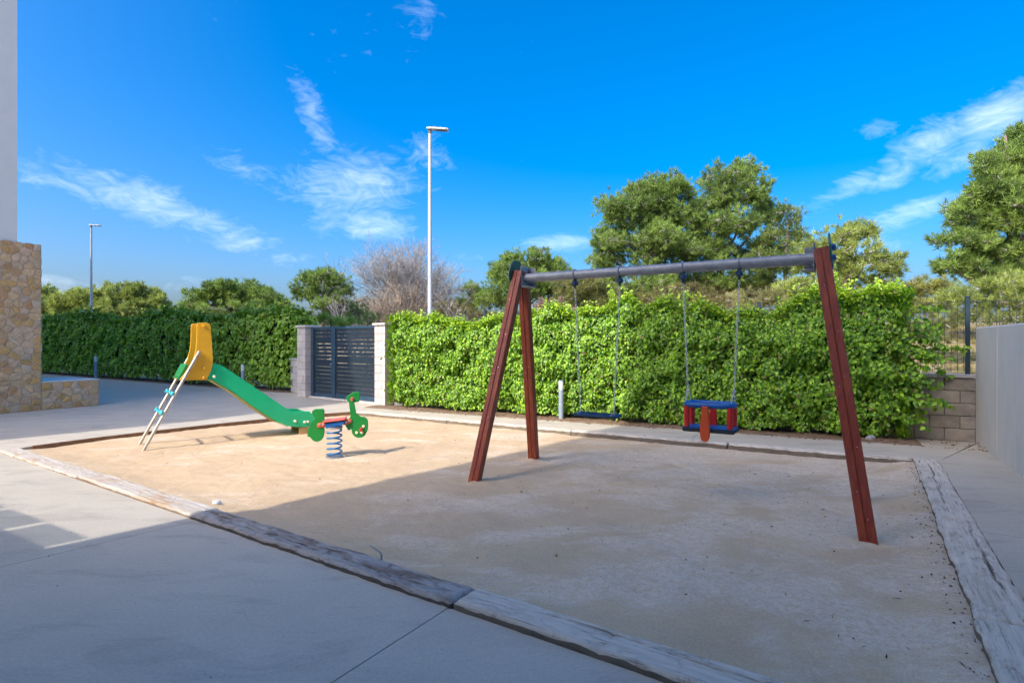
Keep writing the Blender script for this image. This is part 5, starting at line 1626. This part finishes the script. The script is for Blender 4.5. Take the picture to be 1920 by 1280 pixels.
m_ = MB(); m_.tube([rpt(.008, .355), rpt(.008, .378)], .115, 20); m_.tube([rpt(.008, -.08), rpt(.008, -.043)], .12, 20); o_ = m_.build('spring_clamp', M['galv'], rd, 'auto'); inv(o_, rd)
m_ = MB(); m_.tube([rpt(.262, .775, -.155), rpt(.262, .775, -.145), rpt(.262, .775, -.05), rpt(.262, .775, -.023)], [.016, .020, .020, .026], 12)
m_.tube([rpt(.262, .775, .023), rpt(.262, .775, .05), rpt(.262, .775, .145), rpt(.262, .775, .155)], [.026, .020, .020, .016], 12); o_ = m_.build('handlebar', M['pink'], rd, 'auto'); inv(o_, rd)
m_ = MB(); m_.tube([rpt(.385, .338, -.14), rpt(.385, .338, -.13), rpt(.385, .338, -.023)], [.018, .022, .022], 12)
m_.tube([rpt(.385, .338, .023), rpt(.385, .338, .13), rpt(.385, .338, .14)], [.022, .022, .018], 12); o_ = m_.build('footrest', M['red'], rd, 'auto'); inv(o_, rd)
for s, z in ((.415, .374), (.318, .286), (.391, .288)):
    for w, sg in ((-.022, -1), (.022, 1)):
        m_ = MB(); m_.tube([rpt(s, z, w), rpt(s, z, w+sg*.010)], [.022, .018], 12); o_ = m_.build('bolt_cap', M['cream'], rd, 'auto'); inv(o_, rd)
for s, z in ((-.19, .412), (-.137, .416), (.172, .442), (.214, .456)):
    for w, sg in ((-.040, -1), (.040, 1)):
        m_ = MB(); m_.tube([rpt(s, z, w), rpt(s, z, w+sg*.010)], [.020, .014], 12); o_ = m_.build('bolt', M['silver'], rd, 'auto'); inv(o_, rd)

# ------------------------------------------------------------------ small things
hk = FRONT_P+FRONT_D*-.90+FRONT_N*.262
m_ = MB(); b_ = hk.to_3d()
m_.tube([b_+Vector((.02, 0, -.04)), b_+Vector((.015, 0, .055)), b_+Vector((-.005, .005, .075)), b_+Vector((-.075, .03, .105))], [.007, .007, .007, .006], 8)
o = m_.build('metal_hook', M['rust'], None, True, fix=False); tag(o, 'bent grey metal hook sticking up behind the dark split sleeper', 'metal hook')


def pebble(name, p, size, mt, seed, label, cat):
    bm = bmesh.new(); bmesh.ops.create_icosphere(bm, subdivisions=2, radius=1)
    rs = random.Random(seed); ph = [rs.uniform(0, 6) for _ in range(6)]
    for v in bm.verts:
        k = 1+.22*math.sin(v.co.x*3+ph[0])*math.sin(v.co.y*3+ph[1])+.15*math.sin(v.co.z*4+ph[2]+v.co.x*2)
        v.co = Vector((v.co.x*size[0]*k, v.co.y*size[1]*k, v.co.z*size[2]*k))
    me = bpy.data.meshes.new(name); bm.to_mesh(me); bm.free(); me.materials.append(mt)
    o_ = bpy.data.objects.new(name, me); o_.location = p; link(o_); tag(o_, label, cat)


q = fs(406, 938)
pebble('white_stone', (q.x, q.y, -.018), (.045, .035, .024), M['white_chip'], 3, 'small white stone on the sunlit sand near the sleeper joint', 'stone')
q = fs(1632, 825)
pebble('grey_stone', (q.x, q.y, .03), (.085, .06, .05), M['rock'], 5, 'grey stone lying under the hedge behind the right red leg', 'stone')
q = fs(1668, 812)
pebble('pale_rock', (q.x, q.y+.12, .05), (.16, .12, .13), M['rock'], 8, 'pale rock half hidden under the right end of the leafy hedge', 'rock')

# leaf litter, bark crumbs and twigs
rs = np.random.default_rng(99)
V = []; F = []; CC = []; n0 = 0


def crumbs(xs, ys, zs, lmin, lmax, asp, cols):
    global n0
    for x, y, z in zip(xs, ys, zs):
        a = rs.uniform(0, 2*math.pi); L_ = rs.uniform(lmin, lmax); w = L_*rs.uniform(*asp)
        d = np.array([math.cos(a), math.sin(a), rs.normal(0, .12)]); s_ = np.array([-math.sin(a), math.cos(a), rs.normal(0, .2)])
        c = np.array([x, y, z+.004]); h_ = np.array([0, 0, w*.5+.002])
        V.append(np.stack([c-d*L_/2, c+s_*w/2-d*L_*.1, c+d*L_/2, c-s_*w/2, c+h_+d*L_*.05]))
        F.append(np.array([[0, 1, 4], [1, 2, 4], [2, 3, 4], [3, 0, 4]])+n0)
        CC.append(np.tile(np.array(cols[rs.integers(len(cols))])*rs.uniform(.7, 1.2), (5, 1))); n0 += 5


brown = [(.10, .06, .035), (.17, .10, .05), (.06, .045, .035), (.22, .14, .07)]
xs = rs.uniform(-7, 5.4, 520); ys = rs.uniform(2.2, 12.5, 520)
k_ = inside(SAND, xs, ys) & ((xs > -1.0) | (rs.uniform(0, 1, 520) < .35)); xs, ys = xs[k_], ys[k_]
crumbs(xs, ys, [sand_z(x, y) for x, y in zip(xs, ys)], .008, .032, (.25, .7), brown)
xs = rs.uniform(1.5, 5.2, 90); ys = rs.uniform(2.2, 7.5, 90); k_ = inside(SAND, xs, ys); xs, ys = xs[k_], ys[k_]
crumbs(xs, ys, [sand_z(x, y) for x, y in zip(xs, ys)], .03, .075, (.06, .14), brown)
# litter along the inner foot of the right sleepers and under the hedges
t = rs.uniform(.2, 6.3, 150); off = np.abs(rs.normal(0, .06, 150))+.30
P = [RP+RDn*a+RNn*b for a, b in zip(t, off)]
P = [p for p in P if inside(SAND, np.array([p.x]), np.array([p.y]))[0] and 1.6 < p.y]
crumbs([p.x for p in P], [p.y for p in P], [sand_z(p.x, p.y) for p in P], .008, .03, (.25, .6), brown)
t = rs.uniform(0, 11, 900); off = rs.uniform(.30, .95, 900)
P = [WALL_A+WALL_D*a-WALL_N*b for a, b in zip(t, off)]
crumbs([p.x for p in P], [p.y for p in P], [.03 if b < .8 else .002 for b in off], .02, .06, (.3, .7), [(.20, .12, .06), (.28, .18, .10), (.12, .08, .05), (.33, .23, .13)])
t = rs.uniform(0, 20, 700); off = rs.uniform(-.3, .3, 700)
P = [LH_A+LH_D*a+LH_N*b for a, b in zip(t, off)]
crumbs([p.x for p in P], [p.y for p in P], [.03 if b > -.15 else .002 for b in off], .02, .07, (.3, .7), [(.20, .12, .06), (.28, .18, .10), (.12, .08, .05)])
xs = rs.uniform(-4.5, 2.0, 60); ys = rs.uniform(1.6, 5.5, 60)
k_ = ((xs-FRONT_P.x)*FRONT_N.x+(ys-FRONT_P.y)*FRONT_N.y) < -.05
crumbs(xs[k_], ys[k_], np.zeros(k_.sum()), .006, .016, (.3, .7), [(.05, .045, .04), (.10, .08, .06)])
o = np_mesh('leaf_litter', np.concatenate(V), np.concatenate(F), M['dry'], None, np.concatenate(CC)); tag(o, 'brown leaf litter, bark crumbs and twigs on sand and paving', 'litter', kind='stuff')
